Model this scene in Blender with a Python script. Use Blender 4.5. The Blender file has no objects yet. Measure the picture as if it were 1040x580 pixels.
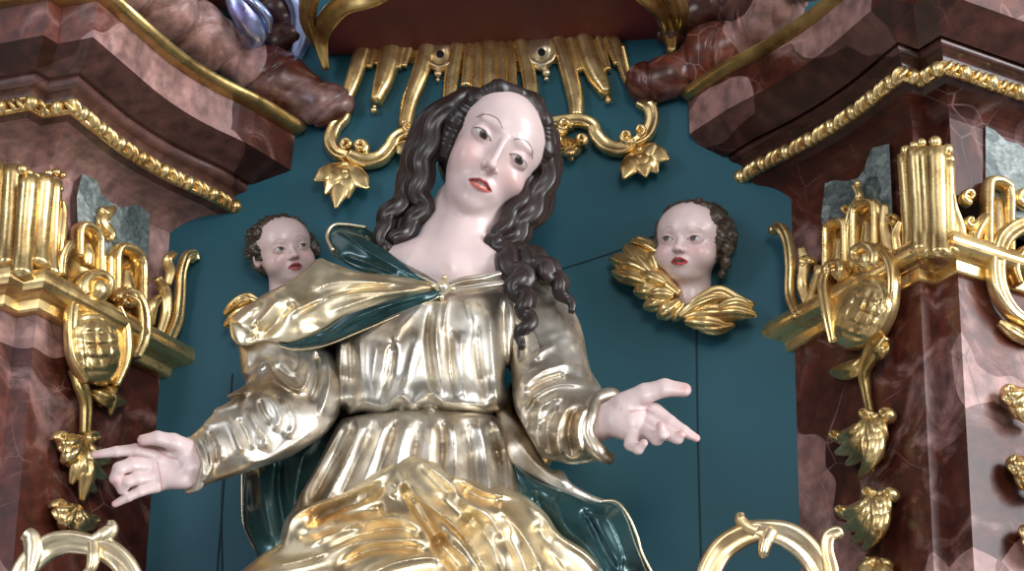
import bpy, bmesh, math, random
import numpy as np
from mathutils import Vector, Matrix
random.seed(5)
RNG = np.random.default_rng(7)
S = bpy.context.scene
COL = S.collection

# ------------------------------------------------------------------ camera
W, H = 1040, 580
FPX = 3333.0                      # focal length in pixels
MM = 0.0015                       # metres per pixel at the statue
Z0 = 5.0                          # axial distance of the statue
PITCH = math.radians(28.0)
ROLL = math.radians(1.0)
CAM = np.array([0.0, 0.0, 1.6])
_f = np.array([0, math.cos(PITCH), math.sin(PITCH)])
_r0 = np.array([1.0, 0, 0]); _u0 = np.cross(_r0, _f)
_r = _r0*math.cos(ROLL) + _u0*math.sin(ROLL)
_u = -_r0*math.sin(ROLL) + _u0*math.cos(ROLL)
cd = bpy.data.cameras.new('camera'); co = bpy.data.objects.new('camera', cd); COL.objects.link(co)
cd.sensor_width = 36; cd.lens = 36*FPX/W; cd.clip_start = .1; cd.clip_end = 60
m = Matrix.Identity(4)
for i in range(3):
    m[i][0] = _r[i]; m[i][1] = _u[i]; m[i][2] = -_f[i]; m[i][3] = CAM[i]
co.matrix_world = m
S.camera = co
S.view_settings.view_transform = 'Standard'; S.view_settings.look = 'None'
S.view_settings.gamma = 1; S.view_settings.use_curve_mapping = False
S.view_settings.exposure = 0.0

# ------------------------------------------------------------------ light of the church
wd = bpy.data.worlds.new('church_interior'); S.world = wd; wd.use_nodes = True
nt = wd.node_tree; nt.nodes.clear()
wo = nt.nodes.new('ShaderNodeOutputWorld'); bg = nt.nodes.new('ShaderNodeBackground')
tc = nt.nodes.new('ShaderNodeTexCoord'); nz = nt.nodes.new('ShaderNodeTexNoise')
nz.inputs['Scale'].default_value = 1.5; nz.inputs['Detail'].default_value = 1.0
cr = nt.nodes.new('ShaderNodeValToRGB')
cr.color_ramp.elements[0].position = .42; cr.color_ramp.elements[0].color = (.045, .036, .028, 1)
cr.color_ramp.elements[1].position = .64; cr.color_ramp.elements[1].color = (.78, .80, .86, 1)
nt.links.new(tc.outputs['Generated'], nz.inputs['Vector']); nt.links.new(nz.outputs['Fac'], cr.inputs['Fac'])
nt.links.new(cr.outputs['Color'], bg.inputs['Color']); bg.inputs['Strength'].default_value = 1.25
nt.links.new(bg.outputs['Background'], wo.inputs['Surface'])

def window_light(name, loc, target, sx, sy, power, color):
    ld = bpy.data.lights.new(name, 'AREA'); ld.shape = 'RECTANGLE'; ld.size = sx; ld.size_y = sy
    ld.energy = power; ld.color = color
    o = bpy.data.objects.new(name, ld); COL.objects.link(o); o.location = loc
    o.rotation_euler = (Vector(target)-Vector(loc)).to_track_quat('-Z', 'Y').to_euler()
    return o
TGT = (0, 4.4, 4.0)
window_light('nave_window_light', (4.8, 1.7, 4.9), TGT, 1.8, 3.4, 300, (.93, .96, 1.0))
window_light('choir_window_light', (-3.6, .6, 4.6), TGT, 1.1, 2.6, 70, (.80, .86, 1.0))
window_light('west_window_light', (1.0, -4.5, 4.6), TGT, 2.4, 3.2, 230, (1, .98, .95))

# ------------------------------------------------------------------ tools
def ray(px, py):
    d = _f + _r*((px-W/2)/FPX) + _u*((H/2-py)/FPX)
    return d
def PD(px, py, z):                # point on the view line at axial distance z
    return CAM + ray(px, py)*z
def SC(p, k=0.0, y0=300.0, zoff=0.0):
    """sculpting coordinates (x px, y px, d px towards the nave) -> world; k leans the block to the upright"""
    p = np.asarray(p, float)
    x, y, d = p[..., 0], p[..., 1], p[..., 2]
    z = Z0 - (d + zoff + (y-y0)*k)*MM
    dx = (x-W/2)/FPX; dy = (H/2-y)/FPX
    return CAM + (_f[None]*1.0 + dx.reshape(-1, 1)*_r + dy.reshape(-1, 1)*_u).reshape(p.shape)*z[..., None]

def new_obj(name, verts, faces, mat=None, parent=None, smooth=True, uvless=True):
    me = bpy.data.meshes.new(name)
    verts = np.asarray(verts, np.float32)
    if isinstance(faces, np.ndarray):
        n = faces.shape[1]; nf = len(faces)
        me.vertices.add(len(verts)); me.vertices.foreach_set('co', verts.ravel())
        me.loops.add(nf*n); me.loops.foreach_set('vertex_index', faces.astype(np.int32).ravel())
        me.polygons.add(nf)
        me.polygons.foreach_set('loop_start', np.arange(0, nf*n, n, dtype=np.int32))
        me.polygons.foreach_set('loop_total', np.full(nf, n, np.int32))
        me.update(calc_edges=True)
    else:
        me.from_pydata([tuple(map(float, v)) for v in verts], [], [tuple(f) for f in faces])
    me.validate()
    if smooth: me.shade_smooth()
    o = bpy.data.objects.new(name, me); COL.objects.link(o)
    if mat: me.materials.append(mat)
    if parent is not None:
        o.parent = parent
        bpy.context.view_layer.update()
        o.matrix_parent_inverse = parent.matrix_world.inverted()
    return o
def fix_normals(o):
    bm = bmesh.new(); bm.from_mesh(o.data); bmesh.ops.recalc_face_normals(bm, faces=bm.faces); bm.to_mesh(o.data); bm.free()
def empty(name, loc):
    o = bpy.data.objects.new(name, None); COL.objects.link(o); o.location = tuple(map(float, loc)); o.empty_display_size = .05
    bpy.context.view_layer.update()
    return o
def tag(o, label=None, cat=None, group=None, kind=None):
    if label: o['label'] = label
    if cat: o['category'] = cat
    if group: o['group'] = group
    if kind: o['kind'] = kind
    return o

class MB:
    """collects pieces of one mesh"""
    def __init__(s): s.v = []; s.f = []; s.n = 0
    def add(s, v, f):
        v = np.asarray(v, float).reshape(-1, 3)
        s.v.append(v); s.f += [tuple(int(i)+s.n for i in q) for q in f]; s.n += len(v)
    def build(s, name, mat, parent=None, smooth=True, label=None):
        o = new_obj(name, np.concatenate(s.v), s.f, mat, parent, smooth)
        fix_normals(o)
        if label: o['label'] = label
        return o
    def grid(s, G, closeu=False, closev=False, caps=False):
        G = np.asarray(G, float); nu, nv = G.shape[:2]
        f = []
        for i in range(nu if closeu else nu-1):
            for j in range(nv if closev else nv-1):
                a = i*nv+j; b = ((i+1) % nu)*nv+j; c = ((i+1) % nu)*nv+(j+1) % nv; d = i*nv+(j+1) % nv
                f.append((a, b, c, d))
        if caps:
            f.append(tuple(range(nv))); f.append(tuple((nu-1)*nv+j for j in range(nv)))
        s.add(G.reshape(-1, 3), f)
    def box(s, c, ax, ay, az):
        c, ax, ay, az = [np.asarray(t, float) for t in (c, ax, ay, az)]
        v = [c+i*ax+j*ay+k*az for i in (-1, 1) for j in (-1, 1) for k in (-1, 1)]
        s.add(v, [(0, 1, 3, 2), (4, 6, 7, 5), (0, 4, 5, 1), (2, 3, 7, 6), (0, 2, 6, 4), (1, 5, 7, 3)])
    def ball(s, c, r, nu=10, nv=14, ax=None):
        c = np.asarray(c, float); r = np.asarray(r, float)*np.ones(3)
        A = np.eye(3) if ax is None else np.asarray(ax, float)
        th = np.linspace(0, math.pi, nu+2)[1:-1]; ph = np.linspace(0, 2*math.pi, nv, endpoint=False)
        pts = [c+A.T@(r*np.array([0, 0, 1]))]
        for t in th:
            for p in ph: pts.append(c+A.T@(r*np.array([math.sin(t)*math.cos(p), math.sin(t)*math.sin(p), math.cos(t)])))
        pts.append(c+A.T@(r*np.array([0, 0, -1])))
        f = [(0, 1+j, 1+(j+1) % nv) for j in range(nv)]
        for i in range(nu-1):
            for j in range(nv):
                f.append((1+i*nv+j, 1+(i+1)*nv+j, 1+(i+1)*nv+(j+1) % nv, 1+i*nv+(j+1) % nv))
        L = len(pts)-1
        f += [(L, 1+(nu-1)*nv+(j+1) % nv, 1+(nu-1)*nv+j) for j in range(nv)]
        s.add(pts, f)

def smooth_path(P, n):
    """Catmull-Rom through rows of P (any number of columns), n samples"""
    P = np.asarray(P, float)
    if len(P) == 2: 
        t = np.linspace(0, 1, n)[:, None]; return P[0]*(1-t)+P[1]*t
    Q = np.vstack([2*P[0]-P[1], P, 2*P[-1]-P[-2]])
    t = np.linspace(0, len(P)-1-1e-9, n); i = t.astype(int); u = (t-i)[:, None]
    a, b, c, d = Q[i], Q[i+1], Q[i+2], Q[i+3]
    return .5*((2*b)+(-a+c)*u+(2*a-5*b+4*c-d)*u*u+(-a+3*b-3*c+d)*u**3)
def frames(P, up):
    T = np.gradient(P, axis=0); T /= np.linalg.norm(T, axis=1)[:, None]+1e-12
    up = np.asarray(up, float); up = up if up.ndim == 2 else np.tile(up, (len(P), 1))
    B = np.cross(T, up); bn = np.linalg.norm(B, axis=1)
    for i in range(len(P)):
        if bn[i] < .08: B[i] = B[i-1] if i else np.cross(T[i], [.3, .5, .81])
    B /= np.linalg.norm(B, axis=1)[:, None]
    N = np.cross(B, T)
    return T, N, B
def circ(n=12, k=1.0):
    a = np.linspace(0, 2*math.pi, n, endpoint=False); return np.stack([np.cos(a), np.sin(a)*k], 1)
def ribbed(n=30, ribs=4, depth=.22):
    """leaf/hair section: half-round top with carved grooves"""
    a = np.linspace(0, 2*math.pi, n, endpoint=False)
    r = 1-depth*(.5-.5*np.cos(a*ribs*2))*(np.sin(a) > -.2)
    return np.stack([np.cos(a)*r, np.sin(a)*r], 1)
def scroll_sec(n=28):
    """C-scroll section: raised rims and a hollow between"""
    a = np.linspace(0, 2*math.pi, n, endpoint=False)
    x = np.cos(a); y = np.sin(a)
    y = np.where(y > 0, y*(.55+.75*np.abs(x)**1.5), y)
    return np.stack([x, y], 1)
def sweep(mb, P, wid, hei, up, sec=None, n=None, twist=0.0):
    """sweep a section: x along B scaled wid, y along N scaled hei"""
    sec = circ() if sec is None else sec
    P = np.asarray(P, float); k = len(P)
    wid = np.broadcast_to(np.asarray(wid, float), (k,)) if np.ndim(wid) == 0 else np.interp(np.linspace(0, 1, k), np.linspace(0, 1, len(wid)), wid)
    hei = np.broadcast_to(np.asarray(hei, float), (k,)) if np.ndim(hei) == 0 else np.interp(np.linspace(0, 1, k), np.linspace(0, 1, len(hei)), hei)
    T, N, B = frames(P, up)
    G = np.zeros((k, len(sec), 3))
    for i in range(k):
        c, s_ = math.cos(twist*i/k), math.sin(twist*i/k)
        sx = sec[:, 0]*c-sec[:, 1]*s_; sy = sec[:, 0]*s_+sec[:, 1]*c
        G[i] = P[i]+np.outer(sx*wid[i], B[i])+np.outer(sy*hei[i], N[i])
    mb.grid(G, closev=True, caps=True)

# ---- signed distance sculpting -------------------------------------------------
class Field:
    def __init__(s, lo, hi, h):
        s.lo = np.array(lo, float); s.h = h
        n = np.ceil((np.array(hi)-s.lo)/h).astype(int)+1
        s.n = n
        s.x = (s.lo[0]+h*np.arange(n[0], dtype=np.float32))[:, None, None].astype(np.float32)
        s.y = (s.lo[1]+h*np.arange(n[1], dtype=np.float32))[None, :, None].astype(np.float32)
        s.z = (s.lo[2]+h*np.arange(n[2], dtype=np.float32))[None, None, :].astype(np.float32)
        s.F = np.full(tuple(n), 1e3, np.float32)
    def sub(s, lo, hi):           # index window
        a = np.clip(np.floor((np.array(lo)-s.lo)/s.h).astype(int), 0, s.n-1)
        b = np.clip(np.ceil((np.array(hi)-s.lo)/s.h).astype(int)+1, 1, s.n)
        b = np.maximum(b, a+1)
        return tuple(slice(int(i), int(j)) for i, j in zip(a, b))
    def _loc(s, w): return s.x[w[0]], s.y[:, w[1]], s.z[:, :, w[2]]
    def put(s, w, D, k, mode='u'):
        F = s.F[w]
        if mode == 'u':
            if k <= 0: s.F[w] = np.minimum(F, D)
            else:
                h = np.clip(.5+.5*(F-D)/k, 0, 1); s.F[w] = F*(1-h)+D*h-k*h*(1-h)
        else:
            D = -D
            if k <= 0: s.F[w] = np.maximum(F, D)
            else:
                h = np.clip(.5-.5*(F-D)/k, 0, 1); s.F[w] = F*(1-h)+D*h+k*h*(1-h)
    def ell(s, c, r, k=4, R=None, mode='u', shell=0):
        c = np.array(c, float); r = np.array(r, float)*np.ones(3)
        m_ = r.max()+3*k+3*s.h
        w = s.sub(c-m_, c+m_) if mode == 's' else s.sub(c-m_*1.0-12, c+m_*1.0+12)
        X, Y, Z = s._loc(w); X = X-c[0]; Y = Y-c[1]; Z = Z-c[2]
        if R is not None:
            R = np.asarray(R); X, Y, Z = (R[0, 0]*X+R[0, 1]*Y+R[0, 2]*Z, R[1, 0]*X+R[1, 1]*Y+R[1, 2]*Z, R[2, 0]*X+R[2, 1]*Y+R[2, 2]*Z)
        q = np.sqrt((X/r[0])**2+(Y/r[1])**2+(Z/r[2])**2)
        g = np.sqrt((X/r[0]**2)**2+(Y/r[1]**2)**2+(Z/r[2]**2)**2)+1e-6
        s.put(w, q*(q-1)/g, k, mode)
    def cap(s, a, b, ra, rb, k=4, mode='u', flat=None):
        a = np.array(a, float); b = np.array(b, float); m_ = max(ra, rb)+2*k+10
        w = s.sub(np.minimum(a, b)-m_, np.maximum(a, b)+m_)
        X, Y, Z = s._loc(w); ab = b-a; L2 = (ab**2).sum()+1e-9
        t = np.clip(((X-a[0])*ab[0]+(Y-a[1])*ab[1]+(Z-a[2])*ab[2])/L2, 0, 1)
        D = np.sqrt((X-a[0]-t*ab[0])**2+(Y-a[1]-t*ab[1])**2+(Z-a[2]-t*ab[2])**2)-(ra+(rb-ra)*t)
        s.put(w, D, k, mode)
    def chain(s, pts, rad, k=4, mode='u', n=0):
        pts = np.asarray(pts, float)
        if n:
            q = smooth_path(np.hstack([pts, np.asarray(rad, float)[:, None]]), n); pts = q[:, :3]; rad = q[:, 3]
        for i in range(len(pts)-1): s.cap(pts[i], pts[i+1], rad[i], rad[i+1], k, mode)
    def mesh(s):
        F = s.F; F = np.pad(F, 1, constant_values=1e3)
        lo = s.lo-s.h; inside = F < 0
        n = F.shape
        cs = [inside[i:n[0]-1+i, j:n[1]-1+j, k:n[2]-1+k] for i in (0, 1) for j in (0, 1) for k in (0, 1)]
        cnt = sum(c.astype(np.int8) for c in cs); act = (cnt > 0) & (cnt < 8)
        idx = np.full(act.shape, -1, np.int64); I = np.argwhere(act); idx[act] = np.arange(len(I))
        acc = np.zeros((len(I), 3)); num = np.zeros(len(I))
        corners = [(i, j, k) for i in (0, 1) for j in (0, 1) for k in (0, 1)]
        for a in corners:
            for ax in range(3):
                if a[ax] == 0:
                    b = list(a); b[ax] = 1
                    fa = F[I[:, 0]+a[0], I[:, 1]+a[1], I[:, 2]+a[2]]; fb = F[I[:, 0]+b[0], I[:, 1]+b[1], I[:, 2]+b[2]]
                    cr_ = (fa < 0) != (fb < 0)
                    t = np.where(cr_, fa/(fa-fb+1e-12), 0)
                    p = np.tile(np.array(a, float), (len(I), 1)); p[:, ax] += t
                    acc[cr_] += p[cr_]; num[cr_] += 1
        V = (I+acc/np.maximum(num, 1)[:, None])*s.h+lo
        quads = []
        for ax in range(3):
            sl0 = [slice(None)]*3; sl1 = [slice(None)]*3; sl0[ax] = slice(0, -1); sl1[ax] = slice(1, None)
            e = inside[tuple(sl0)] != inside[tuple(sl1)]
            o1, o2 = [q for q in range(3) if q != ax]
            E = np.argwhere(e); ok = (E[:, o1] > 0) & (E[:, o2] > 0) & (E[:, o1] < act.shape[o1]) & (E[:, o2] < act.shape[o2]); E = E[ok]
            if not len(E): continue
            def at(d1, d2):
                Q = E.copy(); Q[:, o1] -= d1; Q[:, o2] -= d2; return idx[Q[:, 0], Q[:, 1], Q[:, 2]]
            q = np.stack([at(0, 0), at(1, 0), at(1, 1), at(0, 1)], 1)
            fl = inside[E[:, 0], E[:, 1], E[:, 2]]
            if ax == 1: fl = ~fl
            q[~fl] = q[~fl][:, ::-1]
            quads.append(q)
        Q = np.concatenate(quads); Q = Q[(Q >= 0).all(1)]
        return V, Q

def relax(V, Q, it=2, lam=.5):
    n = len(V); E = np.concatenate([Q[:, [0, 1]], Q[:, [1, 2]], Q[:, [2, 3]], Q[:, [3, 0]]])
    for _ in range(it):
        A = np.zeros_like(V); c = np.zeros(n)
        for k in range(3):
            A[:, k] = np.bincount(E[:, 0], V[E[:, 1], k], n)+np.bincount(E[:, 1], V[E[:, 0], k], n)
        c = np.bincount(E[:, 0], minlength=n)+np.bincount(E[:, 1], minlength=n)
        V = V*(1-lam)+lam*A/np.maximum(c, 1)[:, None]
    return V
def set_color(o, C, name='paint'):
    a = o.data.color_attributes.new(name, 'FLOAT_COLOR', 'POINT')
    C = np.hstack([C, np.ones((len(C), 1))]).astype(np.float32); a.data.foreach_set('color', C.ravel())

# ------------------------------------------------------------------ materials
def mat_new(name):
    m = bpy.data.materials.new(name); m.use_nodes = True
    n = m.node_tree.nodes; b = n['Principled BSDF']
    return m, m.node_tree, b
def nd(nt, typ, **kw):
    n = nt.nodes.new(typ)
    for k, v in kw.items():
        if k in n.inputs: n.inputs[k].default_value = v
        else: setattr(n, k, v)
    return n
def ramp(nt, fac, stops):
    r = nt.nodes.new('ShaderNodeValToRGB'); e = r.color_ramp.elements
    while len(e) < len(stops): e.new(.5)
    for q, (p, c) in zip(e, stops): q.position = p; q.color = (*c, 1)
    nt.links.new(fac, r.inputs['Fac']); return r
def bump(nt, b, hsock, strength, dist):
    n = nt.nodes.new('ShaderNodeBump'); n.inputs['Strength'].default_value = strength; n.inputs['Distance'].default_value = dist
    nt.links.new(hsock, n.inputs['Height']); nt.links.new(n.outputs['Normal'], b.inputs['Normal']); return n
def mixc(nt, fac, a, b, mode='MIX'):
    n = nt.nodes.new('ShaderNodeMix'); n.data_type = 'RGBA'; n.blend_type = mode
    for s_, v in ((0, fac), (6, a), (7, b)):
        if isinstance(v, (int, float)): n.inputs[s_].default_value = v
        elif isinstance(v, tuple): n.inputs[s_].default_value = (*v, 1)
        else: nt.links.new(v, n.inputs[s_])
    return n.outputs[2]

def metal(name, base, worn, rough, nscale, wpos=(.48, .66), bumpd=.0008, met=.90):
    m, t, b = mat_new(name)
    co_ = t.nodes.new('ShaderNodeTexCoord').outputs['Object']
    n1 = nd(t, 'ShaderNodeTexNoise', Scale=nscale, Detail=6.0, Roughness=.62); t.links.new(co_, n1.inputs['Vector'])
    r = ramp(t, n1.outputs['Fac'], [(wpos[0], base), (wpos[1], worn)])
    t.links.new(r.outputs['Color'], b.inputs['Base Color']); b.inputs['Metallic'].default_value = met
    n2 = nd(t, 'ShaderNodeTexNoise', Scale=nscale*2.5, Detail=3.0); t.links.new(co_, n2.inputs['Vector'])
    rr = ramp(t, n2.outputs['Fac'], [(.3, (rough*.75,)*3), (.7, (rough*1.35,)*3)])
    t.links.new(rr.outputs['Color'], b.inputs['Roughness'])
    n3 = nd(t, 'ShaderNodeTexNoise', Scale=70.0, Detail=2.0); t.links.new(co_, n3.inputs['Vector'])
    bump(t, b, n3.outputs['Fac'], .5, bumpd)
    return m
GOLD = metal('gilding', (.90, .67, .31), (.58, .36, .14), .27, 14)
GOLD_PALE = metal('pale_gilding', (.90, .77, .52), (.74, .52, .26), .31, 9, (.47, .66), .0004)
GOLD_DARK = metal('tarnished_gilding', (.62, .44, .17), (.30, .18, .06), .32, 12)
SILVER = metal('silver_leaf', (.76, .71, .61), (.36, .26, .15), .35, 8, (.43, .66), .0003, .9)
BLUE_SILVER = metal('blue_lacquered_silver', (.45, .55, .85), (.25, .22, .45), .3, 12)

def marble(name, dark, mid, light, scale=7.0, lightpos=.57, rough=.33):
    m, t, b = mat_new(name)
    co_ = t.nodes.new('ShaderNodeTexCoord').outputs['Object']
    n0 = nd(t, 'ShaderNodeTexNoise', Scale=scale*.6, Detail=3.0); t.links.new(co_, n0.inputs['Vector'])
    add = nd(t, 'ShaderNodeVectorMath', operation='MULTIPLY_ADD'); add.inputs[1].default_value = (.42, .42, .42)
    t.links.new(n0.outputs['Color'], add.inputs[0]); t.links.new(co_, add.inputs[2]); V = add.outputs[0]
    vo = nd(t, 'ShaderNodeTexVoronoi', Scale=scale*1.05); t.links.new(V, vo.inputs['Vector'])
    vr = ramp(t, vo.outputs['Color'], [(.34, dark), (.42, mid), (.58, mid), (.63, light)])
    n1 = nd(t, 'ShaderNodeTexNoise', Scale=scale*1.3, Detail=8.0, Roughness=.66, Distortion=1.2); t.links.new(V, n1.inputs['Vector'])
    r1 = ramp(t, n1.outputs['Fac'], [(.38, dark), (.52, mid), (lightpos+.06, light)])
    c = mixc(t, .55, r1.outputs['Color'], vr.outputs['Color'])
    # fine speckle
    n2 = nd(t, 'ShaderNodeTexNoise', Scale=scale*11, Detail=4.0); t.links.new(co_, n2.inputs['Vector'])
    sp = ramp(t, n2.outputs['Fac'], [(.35, (.6, .6, .6)), (.65, (1.25, 1.2, 1.2))])
    c = mixc(t, 1.0, c, sp.outputs['Color'], 'MULTIPLY')
    # veins: dark cracks and pale threads
    v1 = nd(t, 'ShaderNodeTexVoronoi', Scale=scale*2.2, feature='DISTANCE_TO_EDGE'); t.links.new(V, v1.inputs['Vector'])
    e1 = ramp(t, v1.outputs['Distance'], [(.0, (.75, .75, .75)), (.012, (0, 0, 0))])
    nm = nd(t, 'ShaderNodeTexNoise', Scale=scale*1.4, Detail=2.0); t.links.new(co_, nm.inputs['Vector'])
    mk = ramp(t, nm.outputs['Fac'], [(.48, (0, 0, 0)), (.62, (1, 1, 1))]); mk2 = ramp(t, nm.outputs['Fac'], [(.38, (1, 1, 1)), (.50, (0, 0, 0))])
    c = mixc(t, mixc(t, 1.0, e1.outputs['Color'], mk.outputs['Color'], 'MULTIPLY'), c, (.03, .010, .008))
    v2 = nd(t, 'ShaderNodeTexVoronoi', Scale=scale*2.9, feature='DISTANCE_TO_EDGE')
    ad2 = nd(t, 'ShaderNodeVectorMath', operation='ADD'); ad2.inputs[1].default_value = (3.3, 1.1, 2.2)
    t.links.new(V, ad2.inputs[0]); t.links.new(ad2.outputs[0], v2.inputs['Vector'])
    e2 = ramp(t, v2.outputs['Distance'], [(.0, (.4, .4, .4)), (.014, (0, 0, 0))])
    c = mixc(t, mixc(t, 1.0, e2.outputs['Color'], mk2.outputs['Color'], 'MULTIPLY'), c, light)
    t.links.new(c, b.inputs['Base Color'])
    b.inputs['Roughness'].default_value = rough; b.inputs['Coat Weight'].default_value = .12; b.inputs['Coat Roughness'].default_value = .15; b.inputs['Specular IOR Level'].default_value = .35
    bump(t, b, n2.outputs['Fac'], .25, .0006)
    return m
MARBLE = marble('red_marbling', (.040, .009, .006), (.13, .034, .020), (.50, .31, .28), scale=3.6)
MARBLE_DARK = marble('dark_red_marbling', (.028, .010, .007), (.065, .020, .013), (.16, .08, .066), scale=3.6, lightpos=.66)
MARBLE_PALE = marble('pale_violet_marbling', (.13, .05, .055), (.30, .17, .19), (.58, .47, .50), scale=6)
MARBLE_GREEN = marble('grey_green_marbling', (.05, .075, .075), (.13, .17, .165), (.36, .42, .40), scale=12)

def paint(name, c1, c2, rough, scale=6, coat=0.0, bd=.0004):
    m, t, b = mat_new(name)
    co_ = t.nodes.new('ShaderNodeTexCoord').outputs['Object']
    n1 = nd(t, 'ShaderNodeTexNoise', Scale=scale, Detail=5.0); t.links.new(co_, n1.inputs['Vector'])
    r = ramp(t, n1.outputs['Fac'], [(.35, c1), (.65, c2)]); t.links.new(r.outputs['Color'], b.inputs['Base Color'])
    b.inputs['Roughness'].default_value = rough; b.inputs['Coat Weight'].default_value = coat
    n3 = nd(t, 'ShaderNodeTexNoise', Scale=60.0, Detail=2.0); t.links.new(co_, n3.inputs['Vector']); bump(t, b, n3.outputs['Fac'], .3, bd)
    return m
TEAL = paint('teal_wall_paint', (.010, .080, .112), (.013, .095, .130), .5, 3)
TEAL.node_tree.nodes['Principled BSDF'].inputs['Specular IOR Level'].default_value = .4
MAROON = paint('maroon_paint', (.12, .020, .022), (.16, .026, .028), .55, 5)
SEAM = paint('dark_teal_joint', (.004, .022, .030), (.005, .028, .036), .7)
BLACK = paint('hole_shade_black', (.004, .004, .004), (.007, .006, .006), .8)  # black that stands for the shade inside the plate holes
LINING = paint('teal_lacquered_lining', (.007, .032, .034), (.03, .095, .10), .25, 11, .6, .0008)
LINING.node_tree.nodes['Principled BSDF'].inputs['Metallic'].default_value = .45
HAIR = paint('dark_brown_hair_paint', (.016, .010, .008), (.034, .020, .017), .36, 9, .08)
HAIR_CHERUB = paint('brown_curls_paint', (.030, .022, .016), (.08, .055, .038), .35, 20, .2)
def skin(name):
    m, t, b = mat_new(name)
    a = t.nodes.new('ShaderNodeVertexColor'); a.layer_name = 'paint'
    co_ = t.nodes.new('ShaderNodeTexCoord').outputs['Object']
    n1 = nd(t, 'ShaderNodeTexNoise', Scale=30.0, Detail=5.0); t.links.new(co_, n1.inputs['Vector'])
    r = ramp(t, n1.outputs['Fac'], [(.3, (.93, .92, .92)), (.7, (1.03, 1.02, 1.02))])
    c = mixc(t, 1.0, a.outputs['Color'], r.outputs['Color'], 'MULTIPLY'); t.links.new(c, b.inputs['Base Color'])
    b.inputs['Roughness'].default_value = .36; b.inputs['Coat Weight'].default_value = .25; b.inputs['Coat Roughness'].default_value = .2
    bump(t, b, n1.outputs['Fac'], .15, .0004)
    return m
SKIN = skin('painted_skin')
# ------------------------------------------------------------------ the teal wall
WROT = math.radians(-8)
WPT = PD(485, 300, 5.225)
WDIR = np.array([math.cos(WROT), math.sin(WROT), 0.0]); WN = np.array([math.sin(WROT), -math.cos(WROT), 0.0])
UP = np.array([0, 0, 1.0])
def hit(px, py, p0, n):
    d = ray(px, py); return CAM+d*(np.dot(p0-CAM, n)/np.dot(d, n))
def wall(px, py, h=0.0): return hit(px, py, WPT+WN*h, WN)
mb = MB()
zc = 4.2
mb.box(WPT+UP*(4.0-WPT[2])-WN*.06, WDIR*2.2, WN*.06, UP*2.2)
back = mb.build('wall_back', TEAL, smooth=False); tag(back, kind='structure')
# board joints: thin raised-and-sunk battens of the boarding
def joint(name, pts):
    P = smooth_path([wall(x, y, .0005) for x, y in pts], 30)
    m_ = MB(); sweep(m_, P, .0015, .0009, WN, circ(8)); o = m_.build(name, SEAM); tag(o, kind='structure'); return o
joint('trim_1', [(707, 330), (709, 450), (713, 600)])
joint('trim_2', [(236, 380), (229, 470), (219, 600)])
joint('trim_3', [(545, 281), (600, 264), (640, 250), (668, 238)])
joint('trim_4', [(228, 470), (225, 520), (226, 600)])

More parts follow.
